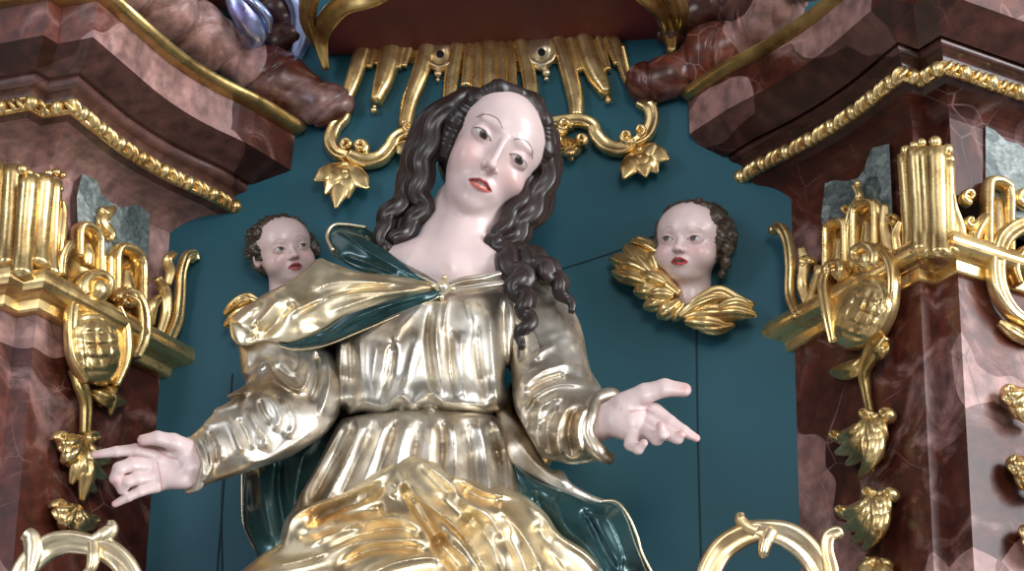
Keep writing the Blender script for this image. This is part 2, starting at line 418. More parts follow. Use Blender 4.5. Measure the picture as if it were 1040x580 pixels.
# ------------------------------------------------------------------ entablatures and pilasters
def deg(a): return math.radians(a)
def cut_at_wall(o):
    bm = bmesh.new(); bm.from_mesh(o.data)
    n = Vector(WN); c = Vector(WPT-WN*.002)
    r = bmesh.ops.bisect_plane(bm, geom=bm.verts[:]+bm.edges[:]+bm.faces[:], plane_co=c, plane_no=n, clear_inner=True)
    ed = [e for e in r['geom_cut'] if isinstance(e, bmesh.types.BMEdge)]
    bmesh.ops.holes_fill(bm, edges=ed); bm.to_mesh(o.data); bm.free(); return o
class Side:
    """plan of one pilaster: inner face from the wall to the corner, a notch, an outer face"""
    def __init__(s, sgn, wpx, inner_deg, outer_deg, cornerpx, n1, n2, sag):
        s.sgn = sgn
        w = wall(*wpx); s.w = w
        s.di = np.array([sgn*math.cos(deg(inner_deg)), -math.sin(deg(inner_deg)), 0.0])      # from wall to corner
        s.do = np.array([sgn*math.cos(deg(outer_deg)), math.sin(deg(outer_deg)), 0.0])      # from corner outwards
        s.ni = np.array([-s.di[1]*-1, 0, 0])
        s.ni = np.cross(s.di, UP)*sgn*1.0; s.ni = s.ni if s.ni[1] < 0 else -s.ni
        s.no = np.cross(s.do, UP); s.no = s.no if s.no[1] < 0 else -s.no
        A = hit(cornerpx[0], cornerpx[1], w, s.ni); L = np.dot(A-w, s.di)
        s.A = w+s.di*L; s.L = L
        s.B = s.A+s.do*n1; s.C = s.B+s.di*n2
        path = []
        for t in np.linspace(-.35, 1, 22):
            tt = max(t, 0); off = -s.ni*sag*L*4*tt*(1-tt)
            path.append(s.w+s.di*L*t+off)
        s.npath = len(path)
        path += [s.B, s.C, s.C+s.do*.9]
        s.path = np.array(path)[:, :2]
        s.sag = sag
    def offs(s, e, path=None):
        P = s.path if path is None else path
        T = np.diff(P, axis=0); T /= np.linalg.norm(T, axis=1)[:, None]
        N = np.stack([T[:, 1], -T[:, 0]], 1)*s.sgn     # outward
        if np.dot(N[0], s.ni[:2]) < 0: N = -N
        out = [P[0]+N[0]*e]
        for i in range(1, len(P)-1):
            a, b = N[i-1], N[i]; m_ = a+b; m_ /= (1+np.dot(a, b)); out.append(P[i]+m_*e)
        out.append(P[-1]+N[-1]*e)
        return np.array(out)
    def face(s, px, py, h=0.0, sagged=False):   # point on inner face raised by h
        n = s.ni; p = hit(px, py, s.w+n*h, n)
        return p
    def ofac(s, px, py, h=0.0): return hit(px, py, s.C+s.no*h, s.no)
    def prof_sweep(s, name, prof, mat, parent, smooth=False, label=None, depth=.25):
        """prof: list of (e, z) outline, front only; closed at the back"""
        pr = [(-depth, prof[0][1])]+list(prof)+[(-depth, prof[-1][1])]
        G = []
        for e, z in pr:
            o_ = s.offs(e); G.append(np.hstack([o_, np.full((len(o_), 1), z)]))
        G = np.array(G).transpose(1, 0, 2)
        m_ = MB(); m_.grid(G, closev=True, caps=True)
        o = m_.build(name, mat, parent, smooth, label)
        return cut_at_wall(o)
    def ez(s, px, py):                       # wall-junction pixel -> (overhang e, height z)
        p = wall(px, py); t = np.dot(p-s.w, WDIR)*-s.sgn
        # moving along the wall by t changes distance to inner face by t*|WDIR.ni|
        return abs(np.dot(WDIR, s.ni))*t, p[2]

SL = Side(-1, (163, 375), 51.7, 20, (38, 309), .035, .030, .05)
SR = Side(+1, (807, 350), 54.5, 30, (935, 300), .028, .050, .04)

def arc_prof(a, b, bulge, n=6):
    a = np.array(a); b = np.array(b); d = b-a; nrm = np.array([d[1], -d[0]]); t = np.linspace(0, 1, n+1)
    return [tuple(a+d*q+nrm*bulge*4*q*(1-q)) for q in t]

def entablature(s, px, label, cap_z, lab2):
    """px: wall-junction pixels: frieze_bot, under_bead, bead_lo, bead_hi, torus_lo, torus_hi, soffit_in, fas_bot, fas_top, gold_lo, gold_hi"""
    q = {k: s.ez(*v) for k, v in px.items()}
    base = s.A.copy(); base[2] = q['under'][1]-.3
    t = empty('entablature', base); tag(t, label, 'entablature')
    fz = q['under'][1]
    s.prof_sweep('frieze', [(0.0, cap_z), (0.0, fz-.03)]+arc_prof((.0, fz-.03), (q['under'][0], fz), -.12), MARBLE, t)
    e_b = (q['bead_lo'][0]+q['bead_hi'][0])/2; z_b = (q['bead_lo'][1]+q['bead_hi'][1])/2
    hb = abs(q['bead_hi'][1]-q['bead_lo'][1])/2
    # cornice body above bead: cove, torus, soffit, fascia
    pr = [(q['under'][0], fz), (e_b-.006, z_b-hb), (e_b-.004, z_b+hb)]
    pr += arc_prof((e_b, z_b+hb), q['torus_lo'], -.15)[1:]
    pr += arc_prof(q['torus_lo'], q['torus_hi'], .25)[1:]
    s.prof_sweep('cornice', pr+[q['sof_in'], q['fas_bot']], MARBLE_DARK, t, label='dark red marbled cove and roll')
    fb, ft = q['fas_bot'], q['fas_top']
    s.prof_sweep('fascia', [(fb[0], fb[1]), (ft[0], ft[1])], MARBLE, t)
    g0, g1 = q['gold_lo'], q['gold_hi']
    s.prof_sweep('gilded_edge', [(ft[0]-.005, ft[1]), (g0[0]-.004, g0[1])]+arc_prof(g0, g1, .2)[1:]+[(g1[0]-.05, g1[1]+.008)], GOLD_DARK, t, True)
    # carved gilded bead-and-leaf moulding
    m_ = MB()
    P = s.offs(e_b+.002)
    seg = np.linalg.norm(np.diff(P, axis=0), axis=1)
    # base fillet
    k0 = 5
    G = []
    for ee, zz in ((e_b-.008, z_b-hb*1.0), (e_b+.003, z_b-hb*.95), (e_b+.003, z_b-hb*.55), (e_b-.002, z_b-hb*.5), (e_b-.002, z_b+hb*.6), (e_b+.004, z_b+hb*.65), (e_b+.004, z_b+hb), (e_b-.008, z_b+hb)):
        o_ = s.offs(ee); G.append(np.hstack([o_, np.full((len(o_), 1), zz)]))
    m_.grid(np.array(G).transpose(1, 0, 2), closev=True, caps=True)
    cum = np.concatenate([[0], np.cumsum(seg)]); tot = cum[-1]; step = .0245; i = 0
    a = cum[k0]-.05
    while a < tot-.02:
        x = np.interp(a, cum, P[:, 0]); y = np.interp(a, cum, P[:, 1])
        j = min(np.searchsorted(cum, a), len(seg))-1; tdir = np.append((P[j+1]-P[j])/seg[j], 0); nn = np.cross(tdir, UP); nn = nn if np.dot(nn, s.ni+s.no) > 0 else -nn
        sl = tdir*.55+UP*(.8); sl /= np.linalg.norm(sl); bb = np.cross(sl, nn)
        if i % 3 == 0:
            m_.ball((x, y, z_b), (.0118, .0138, .0125), 8, 12, np.array([tdir, UP, nn]))
        else:
            m_.ball((x, y, z_b), (.0052, .0165, .0110), 7, 9, np.array([bb, sl, nn]))
        a += (.0195, .0130, .0195)[i % 3]
        i += 1
    cut_at_wall(m_.build('bead_moulding', GOLD, t))
    return t, q

capz_R = s_z = SR.ez(800, 300)[1]
entR, qR = entablature(SR, dict(under=(768, 188), bead_lo=(757, 184), bead_hi=(754, 174), torus_lo=(748, 166), torus_hi=(741, 157), sof_in=(735, 160), fas_bot=(694, 140), fas_top=(692, 108), gold_lo=(682, 107), gold_hi=(679, 99)),
    'red marbled entablature with gilded bead moulding, upper right of the niche', SR.face(870, 240)[2], '')
entL, qL = entablature(SL, dict(under=(222, 218), bead_lo=(235, 216), bead_hi=(238, 204), torus_lo=(243, 197), torus_hi=(252, 187), sof_in=(258, 187), fas_bot=(296, 173), fas_top=(302, 140), gold_lo=(312, 139), gold_hi=(320, 131)),
    'red marbled entablature with gilded bead moulding, upper left of the niche', SL.face(110, 280)[2], '')
# ------------------------------------------------------------------ pilasters
def plain_path(s):
    return np.array([(s.w-s.di*.12)[:2], s.w[:2], s.A[:2], s.B[:2], s.C[:2], (s.C+s.do*.9)[:2]])
def flat_sweep(s, name, prof, mat, parent, smooth=False, depth=.25, label=None):
    pr = [(-depth, prof[0][1])]+list(prof)+[(-depth, prof[-1][1])]; G = []
    for e, z in pr:
        o_ = s.offs(e, plain_path(s)); G.append(np.hstack([o_, np.full((len(o_), 1), z)]))
    m_ = MB(); m_.grid(np.array(G).transpose(1, 0, 2), closev=True, caps=True)
    return cut_at_wall(m_.build(name, mat, parent, smooth, label))
class Relief:
    """maps photo pixels onto a carved face; h is the height above it in metres"""
    g = 1.38
    def __init__(s, fn, n): s.fn = fn; s.n = n
    def pts(s, L, n=24):
        """rows (px, py, h) -> smoothed world path"""
        q = smooth_path(np.array(L, float), n); return np.array([s.fn(a, b, c) for a, b, c in q])
    def tube(s, mb, L, wid, hei, sec=None, n=24, twist=0.0): sweep(mb, s.pts(L, n), np.array(wid)*MM*s.g, np.array(hei)*MM*s.g, s.n, sec, twist=twist)
    def dome(s, mb, c, a, b, h0, h1, fn=None, n=14, power=.5):
        """elliptic boss: centre px, half axes px"""
        G = []
        for r in np.linspace(1, 0.02, n):
            row = []
            for t in np.linspace(0, 2*math.pi, 40, endpoint=False):
                u, v = r*math.cos(t), r*math.sin(t)
                hh = h0+(h1-h0)*(1-r*r)**power
                if fn: hh += fn(u, v)*(1-r**6)
                row.append(s.fn(c[0]+a[0]*u+b[0]*v, c[1]+a[1]*u+b[1]*v, hh))
            G.append(row)
        base = [s.fn(c[0]+a[0]*math.cos(t)+b[0]*math.sin(t), c[1]+a[1]*math.cos(t)+b[1]*math.sin(t), h0-.012) for t in np.linspace(0, 2*math.pi, 40, endpoint=False)]
        mb.grid(np.array([base]+G), closev=True, caps=True)
    def plate(s, mb, poly, h0, h1):
        n = len(poly); v = [s.fn(x, y, h1) for x, y in poly]+[s.fn(x, y, h0) for x, y in poly]
        mb.add(v, [tuple(range(n)), tuple(range(2*n-1, n-1, -1))]+[(i, (i+1) % n, n+(i+1) % n, n+i) for i in range(n)])
    def ball(s, mb, px, py, h, r): mb.ball(s.fn(px, py, h), np.array(r)*MM)
    def curl(s, mb, c, r, h, turns=1.25, a0=0.0, w=4, sgn=1, tall=5):
        """volute"""
        L = []
        for t in np.linspace(0, 1, 26):
            a = a0+sgn*t*turns*2*math.pi; rr = r*(1-t*.85); L.append((c[0]+rr*math.cos(a), c[1]+rr*math.sin(a), h+.006*t))
        s.tube(mb, L, [w, w*.8, w*.5], [tall, tall, tall*.8], circ(10), 40)
        s.ball(mb, c[0], c[1], h+.006, w*.9)
    def leaf(s, mb, base, tip, bend, w, h=.008, ribs=2, hh=4, lift=.012):
        bx, by = base; tx, ty = tip; mx, my = (bx+tx)/2, (by+ty)/2; nx, ny = -(ty-by), (tx-bx)
        L = [(bx, by, h), (mx+nx*bend, my+ny*bend, h+lift), (tx, ty, h+lift*.3)]
        s.tube(mb, L, [w*.35, w*.8, w, w*.95, w*.7, w*.22], [hh*.6, hh, hh, hh*.9, hh*.6, hh*.3], ribbed(26, ribs, .3), 18)
    def palmette(s, mb, base, tips, w=7.5, curls=(), h=.006, bend=.12):
        n = len(tips)
        for i, t in enumerate(tips):
            b_ = bend*(1 if i >= n/2 else -1)
            s.leaf(mb, base, t, b_, w, h+.004*(i % 2), 2, 7, .020)
        for c in curls: s.curl(mb, c[:2], c[2], h+.010, 1.1, c[3] if len(c) > 3 else 0, 3.0, c[4] if len(c) > 4 else 1)
        s.ball(mb, base[0], base[1], h+.012, 5)
RI_R = Relief(lambda x, y, h: SR.face(x, y, h), SR.ni); RO_R = Relief(lambda x, y, h: SR.ofac(x, y, h), SR.no)
RI_L = Relief(lambda x, y, h: SL.face(x, y, h), SL.ni); RO_L = Relief(lambda x, y, h: SL.ofac(x, y, h), SL.no)
RW = Relief(lambda x, y, h: wall(x, y, h), WN)

def scale_pattern(u, v):
    a = (u+.15*v)*3.2; b = (v-.1*u)*2.6
    fa, fb = a-math.floor(a), b-math.floor(b)
    up = min(fa, 1-fa)*2; vp = min(fb, 1-fb)*2
    return .0052*min(1, min(up, vp)*3.0)*(1-.55*fa)

def capital_bar(s, t, hi, lo):
    z1, z0 = hi[1], lo[1]; e1 = hi[0]; H_ = z1-z0
    pr = [(.0, z0), (e1*.22, z0), (e1*.28, z0+H_*.05), (e1*.32, z0+H_*.30), (e1*.44, z0+H_*.34)]+arc_prof((e1*.48, z0+H_*.36), (e1*.82, z1-.001), .38, 8)+[(.0, z1+.002)]
    return flat_sweep(s, 'abacus_moulding', pr, GOLD, t, False, .20)

def pil(s, label, barpx):
    base = s.A.copy(); base[2] = 2.9
    t = empty('pilaster', base); tag(t, label, 'pilaster')
    hi = s.ez(*barpx[0]); lo = s.ez(*barpx[1])
    flat_sweep(s, 'shaft', [(0, 2.9), (0, lo[1])], MARBLE, t)
    capital_bar(s, t, hi, lo)
    return t
pilR = pil(SR, 'red marbled pilaster with gilded capital, right of the niche', ((775, 326), (797, 358)))
pilL = pil(SL, 'red marbled pilaster with gilded capital, left of the niche', ((202, 352), (174, 384)))
U = MM
# --- right capital, inner face
def green(rl, t, poly, name='frieze_panel'):
    m_ = MB(); rl.plate(m_, poly, -.03, .004); return m_.build(name, MARBLE_GREEN, t, False, 'grey green marbled panel')
green(RI_R, entR, [(886, 150), (903, 146), (907, 230), (840, 262), (834, 222), (838, 186), (848, 183), (860, 184), (871, 181), (878, 172), (881, 160)])
green(RO_R, entR, [(1001, 128), (1010, 132), (1022, 143), (1034, 146), (1052, 158), (1052, 225), (1001, 215)])
green(RI_L, entL, [(84, 174), (92, 175), (99, 184), (103, 197), (112, 205), (124, 211), (138, 208), (153, 211), (150, 275), (80, 260), (78, 200)])
m_ = MB()
def arch(rl, mb, x0, y0, x1, y1, top, w, h=.012):
    """inverted U: feet (x0,y0),(x1,y1); top y"""
    xm = (x0+x1)/2; r = abs(x1-x0)/2
    sl = (y1-y0)/(x1-x0)
    t0 = top-sl*r*.6; t1 = top+sl*r*.6
    rl.tube(mb, [(x0, y0, h), (x0, (y0+t0)/2+4, h), (x0+.6, t0+r*.8, h+.002), (xm-r*.5*np.sign(x1-x0), top+1.5-sl*r*.3, h+.004), (xm+r*.5*np.sign(x1-x0), top+1.5+sl*r*.3, h+.004), (x1-.6, t1+r*.8, h+.002), (x1, (y1+t1)/2+4, h), (x1, y1, h)], [w]*3, [7, 8, 7], circ(12), 40)
    rl.tube(mb, [(xm, (y0+y1)/2, h-.002), (xm, top+r*1.6, h-.002)], [r*.55, r*.6, r*.35], [5, 6, 3], circ(10), 10)
arch(RI_R, m_, 842, 300, 862, 292, 226, 3.4); arch(RI_R, m_, 870, 285, 892, 274, 207, 3.6)
RI_R.plate(m_, [(836, 312), (838, 242), (848, 226), (864, 222), (874, 205), (890, 202), (904, 215), (912, 270), (870, 296)], -.04, .005)
m_.build('leaf_arches', GOLD, pilR)
m_ = MB()
RI_R.tube(m_, [(812, 322, .030), (803, 300, .030), (803, 270, .034), (800, 245, .036), (793, 232, .040), (784, 235, .040)], [4, 4, 4, 4, 4.5, 3.5], [5, 5, 5, 5, 6, 5], scroll_sec(), 40)
RI_R.ball(m_, 785, 234, .040, 5.5)
RI_R.tube(m_, [(820, 312, .022), (815, 290, .026), (817, 268, .030), (814, 252, .034)], [4, 5, 4.5, 3], [4, 5, 5, 4], ribbed(24, 2, .3), 24)
RI_R.tube(m_, [(822, 310, .022), (829, 290, .026), (833, 277, .03), (830, 272, .03)], [3, 4, 3.5, 3], [4, 5, 5, 3], circ(), 20)
RI_R.curl(m_, (822, 266), 6, .030, 1, 2.2, 2.2)
m_.build('acanthus_volute', GOLD, pilR)
m_ = MB()
# s-curves between the arches
RI_R.tube(m_, [(864, 262, .012), (861, 240, .016), (866, 215, .018), (873, 200, .02), (869, 188, .02)], [3, 3.5, 3, 2.5, 2.5], [5, 5, 5, 4, 4], scroll_sec(), 30)
RI_R.ball(m_, 871, 187, .02, 4)
RI_R.curl(m_, (862, 213), 5, .016, 1.1, 0, 2.0)
for x0, y0, x1, y1 in ((905, 262, 899, 208), (912, 256, 915, 225)):
    RI_R.tube(m_, [(x0, y0, .012), ((x0+x1)/2-3, (y0+y1)/2, .018), (x1, y1, .02)], [5, 5, 4, 2], [5, 5, 5, 3], ribbed(24, 2, .3), 20)
RI_R.curl(m_, (908, 222), 5, .018, 1.1, 1, 2.2)
m_.build('leaf_scrolls', GOLD, pilR)
def flutes(rl_list, t, tops):
    m_ = MB()
    for rl, x0, y0, x1, y1, w, h in rl_list:
        rl.tube(m_, [(x0, y0, h+.004), (x0*.8+x1*.2, y0*.8+y1*.2, h), ((x0+x1)/2, (y0+y1)/2, h), (x1, y1, h+.005)], [w*1.35, w*1.1, w*1.15, w*1.15], [w*1.2, w, w, w*1.15], circ(14), 16)
    for rl, x, y, h, r in tops: m_.ball(rl.fn(x, y, h), np.array([r, r*.8, r])*MM)
    return m_.build('fluted_corner', GOLD, t)
flutes([(RI_R, 924, 262, 918, 158, 4.5, .014), (RI_R, 934, 258, 930, 152, 6, .02), (RI_R, 944, 262, 940, 152, 6.5, .012), (RO_R, 955, 262, 951, 152, 7, .012), (RO_R, 966, 258, 962, 165, 5, .014)], pilR,
       [(RI_R, 920, 153, .02, 6), (RI_R, 928, 148, .026, 5), (RI_R, 936, 145, .026, 5), (RO_R, 950, 144, .022, 6.5), (RO_R, 962, 152, .02, 6.5), (RO_R, 964, 162, .022, 6)])
m_ = MB()
RO_R.tube(m_, [(976, 262, .01), (975, 235, .014), (968, 212, .018), (966, 190, .02)], [5, 6, 5, 3], [5, 6, 5, 3], ribbed(24, 2, .3), 24)
RO_R.tube(m_, [(986, 262, .01), (990, 240, .014), (999, 224, .018), (1001, 219, .018)], [4, 6, 5, 3], [5, 6, 5, 3], ribbed(24, 2, .3), 24)
RO_R.curl(m_, (983, 200), 7, .014, 1.2, 1.5, 2.6)
RO_R.curl(m_, (984, 226), 6, .014, 1.2, 0, 2.4)
m_.build('leaf_scrolls', GOLD, pilR)
m_ = MB()
arch(RO_R, m_, 1002, 262, 1024, 272, 185, 4.2)
RO_R.tube(m_, [(1052, 232, .02), (1035, 231, .022), (1018, 244, .022), (1011, 268, .022), (1014, 295, .022), (1028, 318, .022), (1052, 334, .022)], [6, 6.5, 7, 7, 7, 5, 3], [8]*4, scroll_sec(), 50)
RO_R.tube(m_, [(1052, 252, .02), (1038, 256, .022), (1030, 272, .022), (1034, 290, .022)], [3, 4, 4, 2], [6]*3, circ(), 30)
RO_R.tube(m_, [(1014, 328, .006), (1030, 338, .012), (1056, 352, .006)], [2, 6, 4], [4, 6, 4], ribbed(), 20)
RO_R.curl(m_, (1040, 200), 10, .014, 1.2, 0, 4)
m_.build('side_cartouche', GOLD, pilR)
# scale cushion with its volutes
m_ = MB()
RI_R.dome(m_, (875, 316), (14, -40), (31, 5), .022, .052, scale_pattern, 26)
m_.build('scale_cushion', GOLD, pilR)
m_ = MB()
RI_R.curl(m_, (880, 263), 14, .030, 1.2, .6, 5.5, -1, 9); RI_R.curl(m_, (853, 276), 10, .030, 1.2, 2.6, 4.5, 1, 8)
RI_R.ball(m_, 882, 266, .036, 11); RI_R.ball(m_, 854, 278, .036, 8)
RI_R.tube(m_, [(893, 252, .03), (903, 262, .034), (908, 285, .034), (904, 318, .028), (888, 350, .022)], [4, 4, 3.5, 3.5, 2.5], [6]*5, scroll_sec(), 40)
RI_R.tube(m_, [(845, 270, .03), (838, 290, .036), (842, 320, .036), (848, 348, .026)], [4, 5, 4.5, 3], [6]*4, scroll_sec(), 40)
m_.build('cartouche_frame', GOLD, pilR)
m_ = MB()
RI_R.tube(m_, [(898, 340, .02), (886, 358, .022), (878, 378, .016), (880, 398, .010), (884, 420, .008)], [7, 9, 5, 3.5, 3], [5, 6, 5, 4, 3], scroll_sec(), 40)
RI_R.leaf(m_, (884, 362), (842, 378), -.12, 8, .010, 2, 5)
RI_R.leaf(m_, (886, 362), (902, 348), .1, 6, .012, 2, 5)
m_.build('drop_leaf', GOLD_DARK, pilR)
def clusters(rl, t, items, mat=GOLD):
    for base, tips, curls, w in items:
        m_ = MB(); rl.palmette(m_, base, tips, w, curls); m_.build('leaf_drop', mat, t)
clusters(RI_R, pilR, [
    ((889, 424), [(846, 446), (849, 460), (860, 472), (873, 485), (886, 480), (896, 466), (900, 448)], [(881, 420, 6, 0, 1), (900, 421, 7, 2, -1), (850, 442, 5, 0, 1), (893, 446, 5, 1, 1)], 8.5),
    ((895, 503), [(852, 522), (856, 537), (866, 550), (877, 559), (888, 554), (898, 540), (902, 524)], [(884, 500, 6, 0, 1), (904, 502, 6, 2, -1), (856, 518, 5, 0, 1), (896, 522, 5, 1, 1)], 8.5),
    ((896, 572), [(880, 600), (890, 606), (868, 590), (902, 600)], [(884, 571, 6, 0, 1), (898, 573, 5, 2, -1)], 8.5)])
clusters(RO_R, pilR, [
    ((1040, 398), [(1018, 402), (1024, 414), (1036, 426), (1050, 432)], [(1024, 396, 6, 0, 1)], 8.5),
    ((1046, 470), [(1024, 472), (1030, 486), (1042, 498), (1056, 504)], [(1030, 468, 6, 0, 1)], 8.5),
    ((1058, 540), [(1036, 536), (1038, 548), (1046, 560), (1056, 570)], [(1042, 538, 5, 0, 1)], 8.5)])
# --- left capital
m_ = MB()
arch(RI_L, m_, 78, 262, 99, 280, 231, 3.6); arch(RI_L, m_, 116, 300, 143, 318, 253, 4.0)
RI_L.tube(m_, [(103, 285, .01), (103, 258, .014)], [3, 3], [5, 5], circ(), 8); RI_L.tube(m_, [(110, 290, .01), (110, 259, .014)], [3, 3], [5, 5], circ(), 8)
RI_L.tube(m_, [(60, 280, .01), (62, 262, .016), (68, 250, .018), (72, 252, .018)], [5, 6, 5, 3], [6]*3, ribbed(), 20)
RI_L.plate(m_, [(60, 290), (66, 252), (74, 236), (90, 228), (102, 240), (108, 258), (120, 256), (138, 258), (147, 280), (150, 305), (176, 350), (150, 345), (100, 315)], -.04, .005)
m_.build('leaf_arches', GOLD, pilL)
m_ = MB()
RI_L.tube(m_, [(171, 347, .030), (180, 325, .032), (183, 298, .036), (184, 278, .038), (189, 262, .042), (196, 259, .042), (198, 265, .042)], [4.5, 5, 4.5, 4, 4.5, 4.5, 3], [5]*4, scroll_sec(), 44)
RI_L.ball(m_, 194, 263, .042, 5.5)
RI_L.tube(m_, [(163, 340, .024), (169, 318, .026), (168, 295, .030), (160, 282, .032)], [4, 5, 6, 3], [4, 5, 5, 4], ribbed(24, 2, .3), 24)
RI_L.tube(m_, [(170, 290, .024), (173, 276, .03), (170, 264, .034), (177, 258, .036)], [3, 4, 4, 3], [4, 5, 5, 4], ribbed(24, 2, .3), 24)
RI_L.tube(m_, [(152, 330, .016), (154, 312, .022), (162, 302, .024)], [4, 5, 3], [4, 5, 4], circ(), 20)
m_.build('acanthus_volute', GOLD, pilL)
flutes([(RO_L, -8, 268, -2, 168, 7, .012), (RO_L, 6, 272, 13, 170, 7, .014), (RI_L, 22, 282, 29, 180, 7, .016), (RI_L, 38, 272, 44, 180, 8, .012), (RI_L, 53, 280, 56, 184, 5, .012)], pilL,
       [(RO_L, 6, 172, .02, 6), (RI_L, 22, 172, .024, 6), (RI_L, 29, 176, .026, 5), (RI_L, 36, 179, .026, 5), (RI_L, 49, 176, .024, 5), (RI_L, 57, 175, .022, 5), (RI_L, 63, 178, .02, 4.5), (RI_L, 60, 192, .02, 5)])
m_ = MB()
RI_L.tube(m_, [(58, 262, .012), (61, 240, .018), (63, 218, .018), (60, 205, .018)], [4, 6, 6, 3], [5]*3, ribbed(24, 2, .3), 24)
m_.build('leaf_scrolls', GOLD, pilL)
m_ = MB()
RI_L.tube(m_, [(100, 214, .006), (108, 218, .010), (114, 212, .008)], [4, 5, 3], [5]*3, ribbed(), 14)
RI_L.tube(m_, [(110, 214, .008), (104, 226, .012), (112, 238, .010), (110, 244, .008)], [4, 6, 5, 2], [5]*3, ribbed(), 18)
m_.build('gilded_rosette', GOLD, entL)
m_ = MB()
RI_L.dome(m_, (99, 350), (-9, -42), (31, -7), .022, .050, scale_pattern, 26)
m_.build('scale_cushion', GOLD, pilL)
m_ = MB()
RI_L.curl(m_, (97, 293), 17, .030, 1.2, 2.6, 5.5, 1, 9); RI_L.ball(m_, 99, 296, .038, 13)
RI_L.curl(m_, (126, 306), 10, .030, 1.2, 3.2, 5, 1, 8)
RI_L.tube(m_, [(124, 298, .034), (138, 304, .038), (144, 322, .038), (143, 345, .036), (136, 362, .034)], [5, 6, 7, 6, 4], [8]*5, scroll_sec(), 40)
RI_L.tube(m_, [(118, 312, .034), (127, 335, .036), (127, 365, .034), (116, 392, .026)], [3.5, 4, 4, 3], [6]*4, circ(), 40)
RI_L.tube(m_, [(80, 292, .03), (72, 320, .034), (73, 360, .034), (86, 388, .028)], [4, 5, 4, 3], [6]*4, scroll_sec(), 40)
m_.build('cartouche_frame', GOLD, pilL)
m_ = MB()
RI_L.tube(m_, [(74, 375, .014), (82, 392, .018), (87, 412, .014), (86, 442, .010)], [4, 7, 5, 4], [5]*4, scroll_sec(), 40)
RI_L.leaf(m_, (92, 398), (128, 408), .05, 7, .012, 2, 5); RI_L.leaf(m_, (104, 392), (112, 422), -.2, 5, .012, 2, 5)
RI_L.leaf(m_, (100, 412), (120, 386), .1, 5, .012, 2, 5)
m_.build('drop_leaf', GOLD_DARK, pilL)
clusters(RI_L, pilL, [
    ((80, 446), [(58, 452), (62, 470), (72, 492), (83, 510), (97, 500), (108, 486), (112, 468)], [(62, 446, 6, 3, 1), (92, 446, 6, 0, -1), (72, 470, 5, 3, 1), (98, 462, 5, 0, -1)], 8.5),
    ((72, 516), [(54, 520), (60, 536), (78, 542), (92, 536), (100, 532)], [(60, 515, 6, 3, 1), (92, 530, 5, 0, -1)], 8.5)])
# ------------------------------------------------------------------ baldachin over the niche
def depth_of(P): return (Z0-np.dot(np.asarray(P)-CAM, _f))/MM
RW.g = 1.6
zs = wall(500, 49)[2]
cb = wall(500, 49); can = empty('baldachin', cb); tag(can, 'dark red baldachin soffit edged with gilded leaf bands at the top of the niche', 'baldachin')
def soff(px, py, dz=0.0):           # point on the horizontal soffit plane
    d = ray(px, py); t = (zs+dz-CAM[2])/d[2]; return CAM+d*t
poly = [soff(330, 56), soff(500, 49), soff(672, 41), soff(676, 20), soff(664, -30), soff(640, -60), soff(360, -60), soff(345, -10), soff(334, 20)]
m_ = MB(); n = len(poly); m_.add(poly+[p+UP*.05 for p in poly], [tuple(range(n)), tuple(range(2*n-1, n-1, -1))]+[(i, (i+1) % n, n+(i+1) % n, n+i) for i in range(n)])
cut_at_wall(m_.build('soffit', MAROON, can, False))
def flying(zfn, L, wid, hei, sec=None, n=40, up=None, mb=None, twist=0.0):
    """sweep through rows (px, py, d) in sculpting coordinates"""
    q = smooth_path(np.array(L, float), n); P = SC(q)
    sweep(mb, P, np.array(wid)*MM, np.array(hei)*MM, -_f if up is None else up, sec, twist=twist)
dS = depth_of(soff(335, 25))
def SO(x, y, a=8): return (x, y, depth_of(soff(x, y))+a)
m_ = MB()
flying(None, [SO(410, -26), SO(380, -6), SO(350, 4), SO(333, 20), SO(326, 40), (331, 70, depth_of(wall(331, 70))+22)], [13, 13, 12, 12, 9, 4], [9]*4, scroll_sec(), mb=m_)
flying(None, [SO(322, -20, 2), SO(314, 0, 2), SO(313, 22, 2), SO(320, 44, 2)], [9, 11, 9, 5], [8]*4, ribbed(), mb=m_)
m_.build('leaf_band', GOLD_DARK, can)
m_ = MB()
dR = depth_of(soff(670, 25))
flying(None, [SO(632, -26), SO(658, -4), SO(672, 12), SO(680, 32), (682, 54, depth_of(wall(682, 54))+22)], [13, 12, 10, 9, 5], [9]*4, scroll_sec(), mb=m_)
flying(None, [SO(672, -20, 2), SO(686, 0, 2), SO(692, 20, 2), SO(686, 42, 2)], [11, 12, 9, 4], [8]*4, ribbed(), mb=m_)
m_.build('leaf_band', GOLD_DARK, can)

